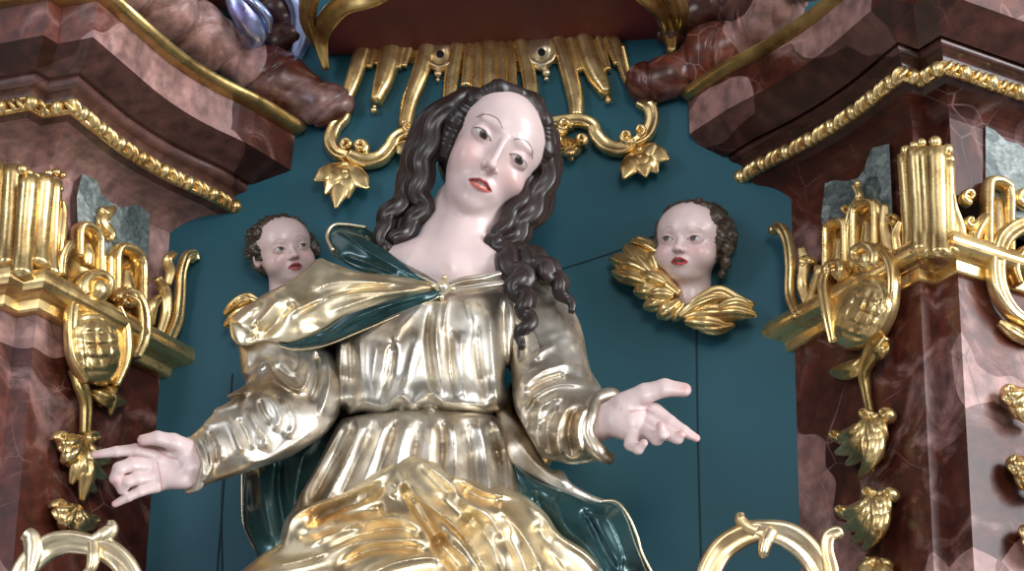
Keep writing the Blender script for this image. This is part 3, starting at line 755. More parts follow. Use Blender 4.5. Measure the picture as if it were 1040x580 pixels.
# ------------------------------------------------------------------ gilded lambrequin hanging on the wall
lam = empty('lambrequin', wall(500, 49, .01)); tag(lam, 'gilded lambrequin of rays, straps and flower pendants behind the woman’s head'.replace('’', "'"), 'lambrequin')
def ray_(L, w, name='ray', tip=None, mat=None, hh=None):
    m_ = MB(); RW.tube(m_, [(x, y, .012) for x, y in L], w, hh or [max(w)*.9]*3, circ(14), 24)
    if tip: RW.ball(m_, tip[0], tip[1], .012, tip[2]); RW.ball(m_, (tip[0]*2+L[-1][0])/3, (tip[1]*2+L[-1][1])/3-1, .012, tip[2]*.6)
    return m_.build(name, mat or GOLD, lam)
m_ = MB(); RW.plate(m_, [(364, 38), (624, 36), (617, 60), (590, 64), (575, 62), (540, 70), (500, 78), (460, 74), (425, 64), (380, 64), (362, 62)], .0, .007); m_.build('backing', GOLD, lam)
for a in ([(372, 40), (360, 78), (350, 104)], [6.5, 6, 5]), ([(383, 40), (375, 69)], [3.5, 2.5]), ([(390, 40), (383, 66)], [3, 2]), ([(411, 40), (404, 70)], [3.5, 2.5]), ([(419, 40), (410, 68)], [3, 2.5]), \
        ([(467, 38), (460, 70), (456, 104)], [5, 5.5, 5]), ([(477, 38), (473, 88)], [3.5, 3.5]), ([(486, 38), (483, 96)], [4, 4]), ([(497, 38), (497, 96)], [6.5, 6.5]), ([(509, 38), (511, 96)], [4, 4]), ([(518, 38), (522, 92)], [3.5, 3]), \
        ([(528, 38), (536, 70), (541, 106)], [5, 5.5, 5]), ([(580, 38), (590, 73)], [4, 3]), ([(587, 38), (597, 72)], [3, 2.5]), ([(608, 38), (618, 72)], [3.5, 2.5]), ([(616, 38), (626, 66)], [3, 2]):
    ray_(*a)
ray_([(400, 38), (392, 75), (382, 105)], [7, 8, 7, 4], 'pendant', (379.5, 112, 4)); ray_([(592, 38), (604, 72), (616, 97)], [7, 8, 7, 4], 'pendant', (618, 102, 4))
ray_([(436, 38), (428, 72), (416, 104), (411, 130)], [6, 6.5, 6, 5], 'strap'); ray_([(566, 38), (576, 66), (584, 98), (586, 120)], [6, 6.5, 6, 5], 'strap')
ray_([(624, 38), (632, 70), (640, 88), (655, 104)], [4, 3, 2.5, 2.5], 'strap')
for cx, cy, fx, fy in ((447, 55, 445, 76), (550, 53, 555, 75)):
    m_ = MB()
    sl = .07
    pts = [(cx-13, cy-18), (cx+13, cy-19)]+[(cx+13*math.cos(a), cy+2+11*math.sin(a)) for a in np.linspace(0, math.pi, 14)]
    RW.plate(m_, pts, .0, .019)
    RW.tube(m_, [(x, y, .019) for x, y in pts[1:]], [1.2, 1.2], [1.6, 1.6], circ(8), 40)
    L = [(cx-8, cy+11, .010), (cx, cy+15, .012), (cx+8, cy+10, .010)]; RW.tube(m_, L, [3, 3.5, 3], [4]*3, circ(10), 16)
    RW.ball(m_, fx, fy-1, .012, 4.5); RW.ball(m_, fx, fy+5, .012, 2.6)
    o = m_.build('pierced_plate', GOLD_PALE, lam)
    m_ = MB(); RW.dome(m_, (cx, cy), (5, 0), (0, 5), .0, .0215, None, 6, .1); m_.build('painted_hole_shade', BLACK, o)  # raised black dome: the hole's shade put in as colour, nothing is cut
m_ = MB()
SS = scroll_sec()
RW.tube(m_, [(345, 104, .014), (349, 118, .016), (340, 130, .016), (336, 144, .016), (341, 155, .016), (352, 160, .018)], [4, 5, 5, 5, 4.5, 4], [6]*4, SS, 44)
RW.tube(m_, [(354, 158, .018), (370, 164, .016), (386, 161, .016), (396, 151, .016), (402, 141, .016), (414, 135, .016), (430, 135, .014)], [4, 5.5, 5.5, 5, 4.5, 4.5, 4], [6]*4, SS, 50)
RW.curl(m_, (353, 148), 6, .018, 1.1, 2, 2.6, 1); RW.curl(m_, (366, 150), 7, .018, 1.1, 1, 2.8, -1); RW.curl(m_, (415, 130), 6, .018, 1.1, 0, 2.6); RW.curl(m_, (426, 139), 5, .016, 1.1, 1, 2.6)
m_.build('scroll', GOLD, lam)
m_ = MB()
RW.tube(m_, [(560, 126, .014), (572, 124, .016), (590, 123, .016), (602, 128, .016), (606, 138, .016), (617, 149, .016), (632, 152, .016), (645, 146, .018)], [4, 4.5, 4.5, 4.5, 5, 5.5, 5, 3.5], [6]*4, SS, 56)
RW.tube(m_, [(650, 104, .014), (660, 110, .016), (662, 124, .016), (656, 138, .018), (645, 146, .018)], [4.5, 5, 5, 5, 3.5], [6]*4, SS, 40)
RW.curl(m_, (637, 140), 7, .018, 1.1, 1, 2.8); RW.curl(m_, (650, 134), 6, .018, 1.1, 2, 2.6, -1); RW.curl(m_, (573, 130), 7, .018, 1.1, 0, 2.8, -1); RW.curl(m_, (566, 138), 5, .018, 1.1, 0, 2.4, -1)
m_.build('scroll', GOLD, lam)
def flower(base, tips, w, name='flower_pendant'):
    m_ = MB()
    for i, t in enumerate(tips):
        bx, by = base; tx, ty = t; L = [(bx, by, .012), ((bx*.45+tx*.55), (by*.45+ty*.55)-1, .026), (tx, ty, .030-.008*(i % 2))]
        RW.tube(m_, L, [w*.5, w, w*.9, w*.12], [4, 4.5, 3, 1.2], ribbed(24, 1, .35), 18)
    RW.ball(m_, base[0], base[1], .016, 5.5); RW.ball(m_, base[0], base[1]+7, .028, 4)
    m_.build(name, GOLD, lam)
flower((350, 168), [(319, 184), (330, 198), (341, 212), (354, 202), (374, 192), (345, 190), (336, 186)], 7)
flower((419, 145), [(404, 156), (412, 162), (420, 166), (428, 158)], 6)
flower((650, 153), [(633, 182), (642, 178), (656, 180), (668, 176), (680, 162), (672, 156), (654, 170)], 7)
m_ = MB()
RW.dome(m_, (578, 150), (14, 0), (0, 11), .004, .030, lambda u, v: .003*math.sin(9*math.atan2(v, u+.01)), 14)
RW.curl(m_, (567, 144), 5, .022, 1.1, 2, 2.5, 1); RW.curl(m_, (590, 143), 5, .022, 1.1, 1, 2.5, -1)
RW.ball(m_, 580, 161, .020, 3.5); RW.dome(m_, (579, 154), (8, 0), (0, 7), .02, .038)
m_.build('flower_pendant', GOLD, lam)

# ------------------------------------------------------------------ marbled cloud rolls lying on the cornices
def cloud(side, sgnx, items, label, blobs, grooves, extra):
    c = side.face(items[len(items)//2][0], items[len(items)//2][1], .05)
    t = empty('cloud_roll', c); tag(t, label, 'cloud carving')
    return t
def roll_body(side, lst, h, name, mat, t, groove=4.0):
    """lumpy rolled body: spheres (px,py,r) strung together on the cornice"""
    P = np.array([[x, y, 0] for x, y, r in lst], float)
    D = np.array([max(depth_of(side.face(x, y, h)), depth_of(wall(x, y))+r*.8+2) for x, y, r in lst])
    xs = [x for x, y, r in lst]; ys = [y for x, y, r in lst]; R = max(r for x, y, r in lst)+14
    F = Field((min(xs)-R, min(ys)-R, D.min()-R), (max(xs)+R, max(ys)+R, D.max()+R), 1.6)
    for (x, y, r), d in zip(lst, D): F.ell((x, y, d), (r*1.22, r*1.16, r*1.2), 7)
    V, Q = F.mesh(); V = relax(V, Q, 2)
    # carved spiral creases
    A = P[0, :2]; Bv = P[-1, :2]-A; Bv = Bv/np.linalg.norm(Bv)
    s_ = (V[:, :2]-A)@Bv; q_ = (V[:, :2]-A)@np.array([-Bv[1], Bv[0]])
    ph = s_*.026+q_*.013+V[:, 2]*.006+.12*np.sin(s_*.11); g = np.abs(((ph % 1)-.5)*2)**8
    cen = np.stack([np.interp(s_, (P[:, :2]-A)@Bv, P[:, 0]) if (P[-1]-P[0])[0] > 0 else np.interp(s_, (P[:, :2]-A)@Bv, P[:, 0]), np.interp(s_, (P[:, :2]-A)@Bv, P[:, 1]), np.interp(s_, (P[:, :2]-A)@Bv, D)], 1)
    n_ = V-cen; n_ /= np.linalg.norm(n_, axis=1)[:, None]+1e-6
    V = V-n_*(g*groove)[:, None]; V = relax(V, Q, 2)
    return cut_at_wall(new_obj(name, SC(V), Q[:, ::-1], mat, t))
cl = empty('cloud_roll', SL.face(260, 80, .03)); tag(cl, 'brown marbled rolled cloud lying on the upper left cornice', 'cloud carving')
roll_body(SL, [(90, -38, 26), (125, -18, 30), (165, 8, 30), (196, 30, 28), (212, 44, 27), (238, 58, 20), (252, 68, 17), (270, 75, 26), (284, 84, 27), (305, 96, 22), (325, 106, 21), (340, 106, 17)], .075, 'rolled_body', MARBLE, cl)
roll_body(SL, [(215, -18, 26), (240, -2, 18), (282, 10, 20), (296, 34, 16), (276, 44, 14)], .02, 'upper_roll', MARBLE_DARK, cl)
m_ = MB(); dd = depth_of(wall(256, 30))+55
flying(None, [(236, -8, dd+8), (244, 6, dd+14), (254, 22, dd+16), (260, 36, dd+12), (258, 46, dd+2)], [10, 15, 16, 13, 7], [10]*5, ribbed(40, 1, .18), mb=m_)
flying(None, [(246, -6, dd+20), (260, 4, dd+26), (272, 18, dd+24), (274, 32, dd+16)], [4, 5, 5, 3], [5]*4, circ(), mb=m_)
m_.build('silvered_boss', BLUE_SILVER, cl, label='shiny blue lacquered silver boss')
m_ = MB(); dd = depth_of(wall(302, 30))+22
flying(None, [(290, -20, dd+6), (306, 5, dd+8), (306, 35, dd+4), (298, 62, dd)], [14, 15, 13, 8], [9]*4, ribbed(30, 3, .2), mb=m_)
m_.build('violet_drape', BLUE_SILVER, cl)
m_ = MB(); dd = depth_of(SL.face(220, 22, .085))
m_.ball(SC(np.array([219., 22., dd+26])), np.array([9, 9, 9])*MM); m_.ball(SC(np.array([211., 12., dd+22])), np.array([5, 5, 5])*MM)
m_.build('gilded_knob', GOLD, cl)
cr_ = empty('cloud_roll', SR.face(720, 60, .03)); tag(cr_, 'brown marbled rolled cloud lying on the upper right cornice', 'cloud carving')
roll_body(SR, [(652, 84, 15), (660, 84, 20), (680, 78, 20), (700, 70, 18), (722, 52, 25), (735, 50, 25), (760, 38, 18), (776, 18, 25), (790, -2, 26), (820, -28, 26)], .075, 'rolled_body', MARBLE, cr_)
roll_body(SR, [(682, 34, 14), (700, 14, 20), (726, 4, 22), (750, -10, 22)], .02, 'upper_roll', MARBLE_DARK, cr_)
m_ = MB(); dd = depth_of(wall(640, 90))+12
flying(None, [(632, 46, dd), (640, 78, dd+4), (652, 98, dd+6), (668, 106, dd+8)], [2.5, 2.5, 2.5, 2], [4]*4, circ(), mb=m_)
m_.build('gilded_rim', GOLD_DARK, cr_)

# ------------------------------------------------------------------ gilded openwork scrolls at the bottom corners
def openwork(name, label, d0, bands):
    t = empty(name, SC(np.array([bands[0][1][0][0], 640.0, d0]), .45)); tag(t, label, 'gilded scroll')
    k = .45
    for nm, L, w, hh, sec, mat in bands:
        q = smooth_path(np.array([(x, y, d0+z) for x, y, z in L], float), 60); m_ = MB()
        sweep(m_, SC(q, k), np.array(w)*MM*1.35, np.array(hh)*MM*1.2, -_f, sec)
        m_.build(nm, mat, t)
    return t
openwork('gilded_scroll', 'gilded openwork scroll below the pointing hand, lower left corner', 90, [
    ('scroll_band', [(44, 700, 0), (20, 660, 0), (14, 620, 0), (24, 582, 0), (44, 559, 0), (66, 551, 2), (88, 553, 2), (97, 556, 0)], [8, 9, 9, 9, 9, 8, 7], [8]*4, scroll_sec(), GOLD_PALE),
    ('scroll_band', [(94, 556, 0), (110, 560, 2), (126, 574, 2), (136, 596, 0), (138, 630, 0), (124, 670, 0), (90, 700, 0)], [6, 9, 9, 9, 9, 8, 7], [8]*4, scroll_sec(), GOLD_PALE),
    ('leaf', [(30, 584, 4), (34, 562, 6), (32, 548, 6), (26, 542, 6)], [4, 7, 7, 5.5], [6, 6, 6, 5], circ(), GOLD_PALE),
    ('leaf', [(92, 550, 4), (104, 546, 6), (113, 538, 6), (113, 530, 6)], [4, 6.5, 5.5, 3], [5, 6, 6, 4], circ(), GOLD_PALE),
    ('leaf', [(94, 552, 8), (95, 566, 10), (92, 578, 10), (84, 584, 8)], [4, 5, 4, 2], [5, 6, 5, 3], circ(), GOLD_PALE)])
openwork('gilded_scroll', 'gilded openwork scroll in front of the teal wall, lower right of the woman', 90, [
    ('scroll_band', [(756, 700, 0), (724, 670, 0), (712, 630, 0), (717, 590, 0), (730, 562, 0), (748, 547, 2), (768, 540, 3), (780, 544, 0)], [8, 9, 9, 9, 9, 8, 6], [8]*4, scroll_sec(), GOLD_PALE),
    ('scroll_band', [(754, 534, 2), (775, 538, 4), (797, 543, 4), (816, 556, 2), (830, 576, 0), (838, 604, 0), (834, 640, 0), (816, 680, 0)], [4, 8, 10, 10, 9, 9, 8], [8]*4, scroll_sec(), GOLD_PALE),
    ('leaf', [(768, 540, 8), (758, 535, 8), (752, 528, 8), (752, 522, 8)], [4, 4.5, 4.5, 3], [5, 6, 6, 4], circ(), GOLD_PALE),
    ('leaf', [(846, 610, 2), (844, 580, 4), (840, 560, 6), (841, 546, 6), (849, 541, 6), (852, 546, 6)], [5, 6, 5, 5, 5, 4], [6]*4, scroll_sec(), GOLD_PALE),
    ('leaf', [(784, 540, 8), (778, 550, 10), (775, 562, 10), (777, 566, 8)], [5, 5, 4, 3], [5, 6, 5, 3], circ(), GOLD_PALE)])
# ------------------------------------------------------------------ sculpting of figures
def rotm(yaw, pitch, roll):
    a, b, c = map(math.radians, (yaw, pitch, roll))
    Ry = np.array([[math.cos(a), 0, math.sin(a)], [0, 1, 0], [-math.sin(a), 0, math.cos(a)]])
    Rx = np.array([[1, 0, 0], [0, math.cos(b), -math.sin(b)], [0, math.sin(b), math.cos(b)]])
    Rz = np.array([[math.cos(c), -math.sin(c), 0], [math.sin(c), math.cos(c), 0], [0, 0, 1]])
    return Rz@Ry@Rx
class Pose:
    """head block: local mm (x right, y up, z face) <-> sculpting pixels"""
    def __init__(s, ang, sc, t, d): s.R = rotm(*ang); s.s = sc; s.t = t; s.d = d
    def px(s, X):
        q = np.asarray(X)@s.R.T*s.s; return np.stack([s.t[0]+q[..., 0], s.t[1]-q[..., 1], s.d+q[..., 2]], -1)
    def loc(s, p):
        p = np.asarray(p, float); q = np.stack([p[..., 0]-s.t[0], s.t[1]-p[..., 1], p[..., 2]-s.d], -1)/s.s; return q@s.R
def gauss(X, c, r): 
    c = np.array(c, float); r = np.array(r, float)*np.ones(3); return np.exp(-(((X-c)/r)**2).sum(1))
def seg_d(X, pts):
    """distance to polyline, xy only"""
    D = np.full(len(X), 1e9)
    for a, b in zip(pts[:-1], pts[1:]):
        a = np.array(a, float); b = np.array(b, float); ab = b-a; t = np.clip(((X[:, :2]-a)@ab)/(ab@ab), 0, 1)
        D = np.minimum(D, np.linalg.norm(X[:, :2]-a-t[:, None]*ab, axis=1))
    return D
def head_field(F, P, child=False):
    e = F.ell; c = F.cap
    if not child:
        e((0, 20, -14), (70, 73, 84), 4)                     # cranium
        e((0, 24, 22), (60, 60, 56), 16)                     # forehead
        e((0, -30, 22), (56, 66, 54), 14)                    # face mass
        e((0, -70, 34), (38, 36, 42), 16)                    # jaw
        e((0, -88, 60), (19, 17, 16), 12)                    # chin
        e((0, -84, 20), (34, 24, 38), 14)                    # under the chin
        for s_ in (-1, 1):
            e((34*s_, -32, 46), (22, 24, 24), 14)            # cheeks
            e((31*s_, 3, 88), (16, 10, 14), 9, mode='s')     # eye sockets
            e((31*s_, .5, 61.8), (17, 13.5, 15), 4)      # eyeball and lids
            c((14*s_, 22, 74), (40*s_, 21, 66), 3, 3, 10)   # brow
            e((9*s_, -36, 82), (5.5, 5, 6.5), 4)           # alae
            e((66*s_, -12, -4), (7, 19, 11), 4)              # ears
            e((67*s_, -27, -2), (5, 8, 7), 3)
        c((0, 14, 76), (0, -29, 89), 5.0, 5.5, 7)            # nose bridge
        e((0, -33, 92), (7.5, 6.5, 7.5), 4)
        for s_ in (-1, 1): e((5*s_, -40, 91), (2.6, 2.2, 4), 1.5, mode='s')
        e((0, -66, 68), (21, 14, 14), 10)                    # mouth mound
        c((0, -44, 82), (0, -54, 83), 2.0, 2.4, 3, 's')      # philtrum
        for s_ in (-1, 1):
            F.chain([(0, -58.8, 83.2), (4.5*s_, -57.8, 82.8), (11*s_, -61, 79.5), (17*s_, -64, 74)], [2.6, 3.2, 2.5, 1.3], 2.5)
            F.chain([(0, -68, 81.5), (7*s_, -67.5, 80), (15*s_, -65, 74.5)], [4.6, 4.0, 1.6], 2.5)
            F.chain([(0, -62.8, 88.0), (9*s_, -62.4, 84.5), (16*s_, -64.5, 78)], [1.9, 1.6, .9], 1.5, 's')
    else:
        e((0, 20, -8), (72, 69, 80), 4)
        e((0, 26, 24), (62, 50, 50), 16)
        e((0, -22, 20), (58, 54, 50), 14)
        e((0, -52, 30), (36, 28, 36), 14)
        e((0, -66, 50), (15, 13, 14), 10)
        e((0, -62, 18), (34, 22, 32), 14)
        for s_ in (-1, 1):
            e((35*s_, -29, 40), (28, 26, 27), 12)
            e((29*s_, 3, 84), (15, 10, 14), 8, mode='s')
            e((29*s_, -1, 58), (16.5, 13.5, 14.5), 2.5)
            c((14*s_, 20, 68), (38*s_, 19, 60), 3, 3, 10)
            e((8.5*s_, -25, 76), (6.5, 5.5, 7), 4)
            e((66*s_, -8, -2), (9, 19, 12), 4)
            e((69*s_, -8, 5), (4, 10, 5), 3, mode='s')
        c((0, 4, 68), (0, -21, 80), 6, 6.5, 6); e((0, -22, 83), (8, 7, 7), 4)
        for s_ in (-1, 1): e((5*s_, -29, 82), (2.4, 2.0, 4), 1.5, mode='s')
        e((0, -47, 60), (19, 13, 14), 9)
        for s_ in (-1, 1):
            F.chain([(0, -41, 75), (5*s_, -40.5, 74.5), (12*s_, -44, 70), (17*s_, -48, 65)], [2.8, 3.6, 2.8, 1.4], 2.5)
            F.chain([(0, -53, 72), (7*s_, -52, 70.5), (15*s_, -49, 66)], [4.4, 3.8, 1.6], 2.5)
        F.chain([(-9, -47.3, 74), (0, -47.5, 77), (9, -47.3, 74)], [2.0, 3.2, 2.0], 1.5, 's')
SKIN_C = np.array([.74, .58, .55])
def paint_head(X, child=False, gaze=(0, 0), iris=(.05, .025, .015)):
    n = len(X); C = np.tile(SKIN_C, (n, 1)); front = X[:, 2] > 35
    def lay(mask, col):
        nonlocal C
        m_ = np.clip(mask, 0, 1)[:, None]; C = C*(1-m_)+np.array(col)*m_
    ey = 31 if not child else 29; mo = -63 if not child else -47
    for s_ in (-1, 1):
        lay(.45*gauss(X, (36*s_, mo+32 if not child else mo+24, 60), (20, 17, 40)), (.72, .30, .27))
        lay(.18*gauss(X, (ey*s_, 12, 70), (18, 8, 30)), (.62, .36, .33))
    lay(.25*gauss(X, (0, mo+27 if not child else mo+22, 92), (10, 8, 20)), (.72, .34, .30))
    # lips
    if not child:
        up = [(-16.5, -64.2), (-10, -60.8), (-4.5, -58.2), (0, -59.0), (4.5, -58.2), (10, -60.8), (16.5, -64.2)]; lo_ = [(-13, -66), (-6, -68), (0, -68.6), (6, -68), (13, -66)]
        d = seg_d(X, lo_)-3.6; lay((1-np.clip(d/1.2+.5, 0, 1))*front, (.60, .16, .12))
        d = seg_d(X, up)-2.6; lay((1-np.clip(d/1.2+.5, 0, 1))*front, (.30, .035, .03))
        d = seg_d(X, [(-16, -64.6), (-8, -63), (0, -63.4), (8, -63), (16, -64.6)])-1.0; lay((1-np.clip(d/1.0+.5, 0, 1))*front, (.10, .012, .012))
    else:
        up = [(-16, -47.5), (-10, -44), (-5, -41), (0, -42), (5, -41), (10, -44), (16, -47.5)]; lo_ = [(-14, -49), (-7, -52.3), (0, -53), (7, -52.3), (14, -49)]
        d = np.minimum(seg_d(X, up)-2.4, seg_d(X, lo_)-3.2); lay((1-np.clip(d/1.2+.5, 0, 1))*front, (.42, .05, .045))
        d = seg_d(X, [(-9, -47.3), (9, -47.3)])-2.6; lay((1-np.clip(d/1.2+.5, 0, 1))*front, (.10, .012, .012))
    for s_ in (-1, 1):
        u = (X[:, 0]-ey*s_); v = X[:, 1]+1.0-.06*u*s_
        a = 15.0 if not child else 14; top = (5.5 if not child else 6.2)*(1-np.clip(np.abs(u/a), 0, 1)**2.2); bot = -5.6*(1-np.clip(np.abs(u/a), 0, 1)**2)
        ins = np.minimum(top-v, v-bot); m_ = np.clip(ins/1.0+.5, 0, 1)*front*(np.abs(u) < a)
        lay(m_, (.62, .58, .56))
        lay(m_*gauss(np.c_[u, v, v*0], (-a*s_*.85, 0, 0), (4, 5, 1)), (.55, .25, .22))
        gx, gy = gaze
        r = np.hypot(u-gx, v-gy-.8); lay(m_*np.clip((6.9-r)/1.0+.5, 0, 1), np.array(iris)); lay(m_*np.clip((6.9-r)/.8, 0, 1)*np.clip((r-5.6)/.8, 0, 1), np.array(iris)*.35)
        lay(m_*np.clip((3.1-r)/.8+.5, 0, 1), (.004, .003, .003))
        dl = np.abs(top-v)-1.0; lay((1-np.clip(dl/.9+.5, 0, 1))*front*(np.abs(u) < a+.5), (.05, .02, .016))
        db = np.abs(bot-v)-.35; lay(.7*(1-np.clip(db/.9+.5, 0, 1))*front*(np.abs(u) < a), (.30, .10, .08))
        if not child: br = [tuple(q) for q in smooth_path([(-49, 17), (-42, 25), (-32, 29), (-21, 29), (-11, 22)] if s_ < 0 else [(12, 19), (20, 25), (30, 28), (40, 25), (49, 15)], 14)]; bw = .9
        else: br = [(12*s_, 19), (21*s_, 23.5), (31*s_, 23.5), (42*s_, 16)]; bw = .8
        db = seg_d(X, br)-bw; lay((.85 if not child else .5)*(1-np.clip(db/1.3+.5, 0, 1))*front, (.07, .035, .022))
        # crease above the lid
        cs = [((ey-14)*s_, 7), ((ey-4)*s_, 12), ((ey+6)*s_, 11.5), ((ey+15)*s_, 5)]
        db = seg_d(X, cs)-.3; lay(.45*(1-np.clip(db/1.2+.5, 0, 1))*front, (.42, .18, .15))
    for s_ in (-1, 1):
        lay(.8*gauss(X, (5*s_, -40 if not child else -29, 90 if not child else 80), (2.8, 2.4, 9)), (.16, .03, .025))
    lay(.35*gauss(X, (66, -12, -4), (8, 18, 14))+.35*gauss(X, (-66, -12, -4), (8, 18, 14)), (.70, .32, .28))
    return C

def skew_face(X, a=-.13):
    X = X.copy(); w = np.clip((X[:, 1]+55)/45, 0, 1); w = w*w*(3-2*w); X[:, 1] += a*X[:, 0]*w*np.clip((X[:, 2]+20)/60, 0, 1); return X
# ------------------------------------------------------------------ cloth tool
def poly_sd(GX, GY, poly):
    """signed distance to a polygon, negative inside"""
    p = np.array(poly, float); D = np.full(GX.shape, 1e9); ins = np.zeros(GX.shape, bool)
    for i in range(len(p)):
        a = p[i]; b = p[(i+1) % len(p)]; ab = b-a
        t = np.clip(((GX-a[0])*ab[0]+(GY-a[1])*ab[1])/(ab@ab+1e-9), 0, 1)
        D = np.minimum(D, np.hypot(GX-a[0]-t*ab[0], GY-a[1]-t*ab[1]))
        if a[1] != b[1]:
            c = ((a[1] > GY) != (b[1] > GY)) & (GX < (b[0]-a[0])*(GY-a[1])/(b[1]-a[1])+a[0]); ins ^= c
    return np.where(ins, -D, D)
def closed(poly, n=90):
    P = np.array(poly, float); P = np.vstack([P, P[:1]]); return smooth_path(P, n)[:-1]
def fold_disp(GX, GY, folds):
    """folds: (points, width, amp[, kind]) — crests and valleys of drapery"""
    Z = np.zeros(GX.shape)
    for f in folds:
        pts, w, a = f[:3]
        q = smooth_path(np.array(pts, float), max(12, 5*len(pts))); best = np.full(GX.shape, 1e9); tt = np.zeros(GX.shape)
        n = len(q)
        for i in range(n-1):
            A, B = q[i], q[i+1]; ab = B-A; t = np.clip(((GX-A[0])*ab[0]+(GY-A[1])*ab[1])/(ab@ab+1e-9), 0, 1)
            d = np.hypot(GX-A[0]-t*ab[0], GY-A[1]-t*ab[1]); m_ = d < best; best = np.where(m_, d, best); tt = np.where(m_, (i+t)/(n-1), tt)
        env = np.clip(np.minimum(tt, 1-tt)*5+.04, 0, 1); env = env*env*(3-2*env)
        x = best/w
        prof = np.exp(-np.abs(x)**1.25) if a > 0 else np.exp(-np.abs(x)**1.7)
        Z += a*prof*env
    return Z
def cloth(name, lo, hi, h, base, mat, parent, poly=None, folds=(), k=.5, rough=0.0, edge=2.0, zoff=0.0, label=None, nscale=18.0, it=1):
    F = Field(lo, hi, h); base(F)
    GX, GY = np.meshgrid(F.x[:, 0, 0], F.y[0, :, 0], indexing='ij')
    Z = fold_disp(GX, GY, folds)
    if rough: 
        for i in range(4):
            a = RNG.uniform(0, math.pi); fr = 1/(nscale*RNG.uniform(.6, 1.6)); Z += rough*.5*np.sin((GX*math.cos(a)+GY*math.sin(a))*fr*6.28/2+RNG.uniform(0, 6)+1.5*np.sin(GY*fr*2+i)+1.2*np.sin(GX*fr*1.7))
    F.F = F.F-Z[:, :, None].astype(np.float32)
    if poly is not None:
        pd = poly_sd(GX, GY, closed(poly, 120) if len(poly) < 60 else poly)[:, :, None].astype(np.float32)
        kk = edge; hh = np.clip(.5-.5*(F.F-pd)/kk, 0, 1); F.F = F.F*(1-hh)+pd*hh+kk*hh*(1-hh)
    V, Q = F.mesh(); V = relax(V, Q, it)
    return new_obj(name, SC(V, k, 300, zoff), Q[:, ::-1], mat, parent) if label is None else tag(new_obj(name, SC(V, k, 300, zoff), Q[:, ::-1], mat, parent), label)
# ------------------------------------------------------------------ the carved woman
KW = .5
wom = empty('carved_woman', SC(np.array([430., 640., 0.]), KW)); tag(wom, 'carved painted woman in a silver tunic and gilded mantle, arms spread, head tilted', 'statue')
HP = Pose((2.9, -8.6, -28.6), .711, (502.6, 154.3), 0.0)
HZ = -70.0
def hz_to_k(p):                     # head block -> leaning block coordinates
    q = np.array(p, float); q[..., 2] = q[..., 2]+HZ-(q[..., 1]-300)*KW; return q
def k_to_hz(p):
    q = np.array(p, float); q[..., 2] = q[..., 2]-HZ+(q[..., 1]-300)*KW; return q
F = Field((-135, -240, -130), (120, 122, 112), 1.15)
head_field(F, HP)
L = lambda x, y, d: HP.loc(k_to_hz(np.array([x, y, d], float)))
F.cap(L(488, 200, -22), L(462, 262, -8), 47, 49, 14)          # neck
F.cap(L(452, 200, -14), L(430, 250, 2), 10, 12, 22)            # neck muscle
F.chain([L(395, 272, -14), L(425, 277, -4), L(458, 282, 0), L(495, 276, -4), L(530, 284, -16)], [34, 42, 46, 40, 34], 18)
F.cap(L(440, 292, 24), L(400, 268, 12), 6, 5, 10); F.cap(L(462, 292, 24), L(500, 272, 14), 6, 5, 10)   # collar bones
F.cap(L(452, 272, 46), L(452, 284, 48), 5, 6, 10, 's')
V, Q = F.mesh(); V = relax(V, Q, 1, .4)
C = paint_head(V, gaze=(1.5, -.3))
C1 = C
parts_v = [SC(HP.px(skew_face(V)), 0, 300, HZ)]; parts_q = [Q[:, ::-1]]; parts_c = [C1]
def hand(lo, hi, fn, nails, creases):
    F = Field(lo, hi, .75); fn(F); V, Q = F.mesh(); V = relax(V, Q, 1, .4)
    n = len(V); C = np.tile(SKIN_C, (n, 1))
    def lay(m_, col):
        nonlocal C
        m_ = np.clip(m_, 0, 1)[:, None]; C = C*(1-m_)+np.array(col)*m_
    for c, r in nails: lay(.55*gauss(V, c, (r, r, 9)), (.66, .34, .32))
    for c, r in nails: lay(.35*gauss(V, c, (r*2.4, r*2.4, 16)), (.72, .40, .36))
    for pts, w in creases: lay(.6*(1-np.clip((seg_d(V, pts)-w)/1.2, 0, 1)), (.50, .22, .20))
    parts_v.append(SC(V, KW)); parts_q.append(Q[:, ::-1]); parts_c.append(C)
def left_hand(F):
    c = F.chain
    c([(300, 330, -10), (303, 410, 20), (250, 445, 50), (208, 469, 72)], [20, 20, 18, 15.5], 6)     # arm inside the sleeve
    c([(210, 469, 72), (190, 472, 76)], [15.5, 17], 5)
    for a, r in (((155, 461, 80), 8.5), ((148, 472, 80), 9), ((150, 484, 80), 8.5), ((158, 493, 78), 8)): c([(196, 470, 74), a], [15.5, r], 5)
    F.ell((170, 478, 74), (20, 18, 9), 5)
    F.ell((184, 456, 82), (15, 10, 11), 6); F.ell((184, 488, 80), (16, 9, 9), 6)
    F.ell((172, 472, 96), (14, 9, 8), 5, mode='s')
    c([(155, 461, 82), (138, 457, 87), (118, 459, 89), (96, 462, 88)], [7.6, 6.4, 5.7, 4.0], 1.6)
    c([(148, 473, 82), (133, 472, 91), (121, 476, 96), (117, 486, 95), (122, 494, 90)], [8.2, 7.4, 6.8, 6.0, 5], 1.8)
    c([(151, 485, 82), (139, 486, 89), (129, 489, 93), (124, 498, 90)], [7.6, 6.8, 6.2, 5], 1.8); F.ell((146, 490, 80), (14, 12, 6), 4)
    c([(158, 494, 80), (142, 499, 86), (130, 505, 87), (117, 512, 86)], [6.6, 5.6, 5, 3.7], 1.6)
    c([(192, 457, 80), (176, 449, 90), (160, 445, 95), (145, 447, 96)], [11, 8.8, 7.2, 5.6], 2.5)
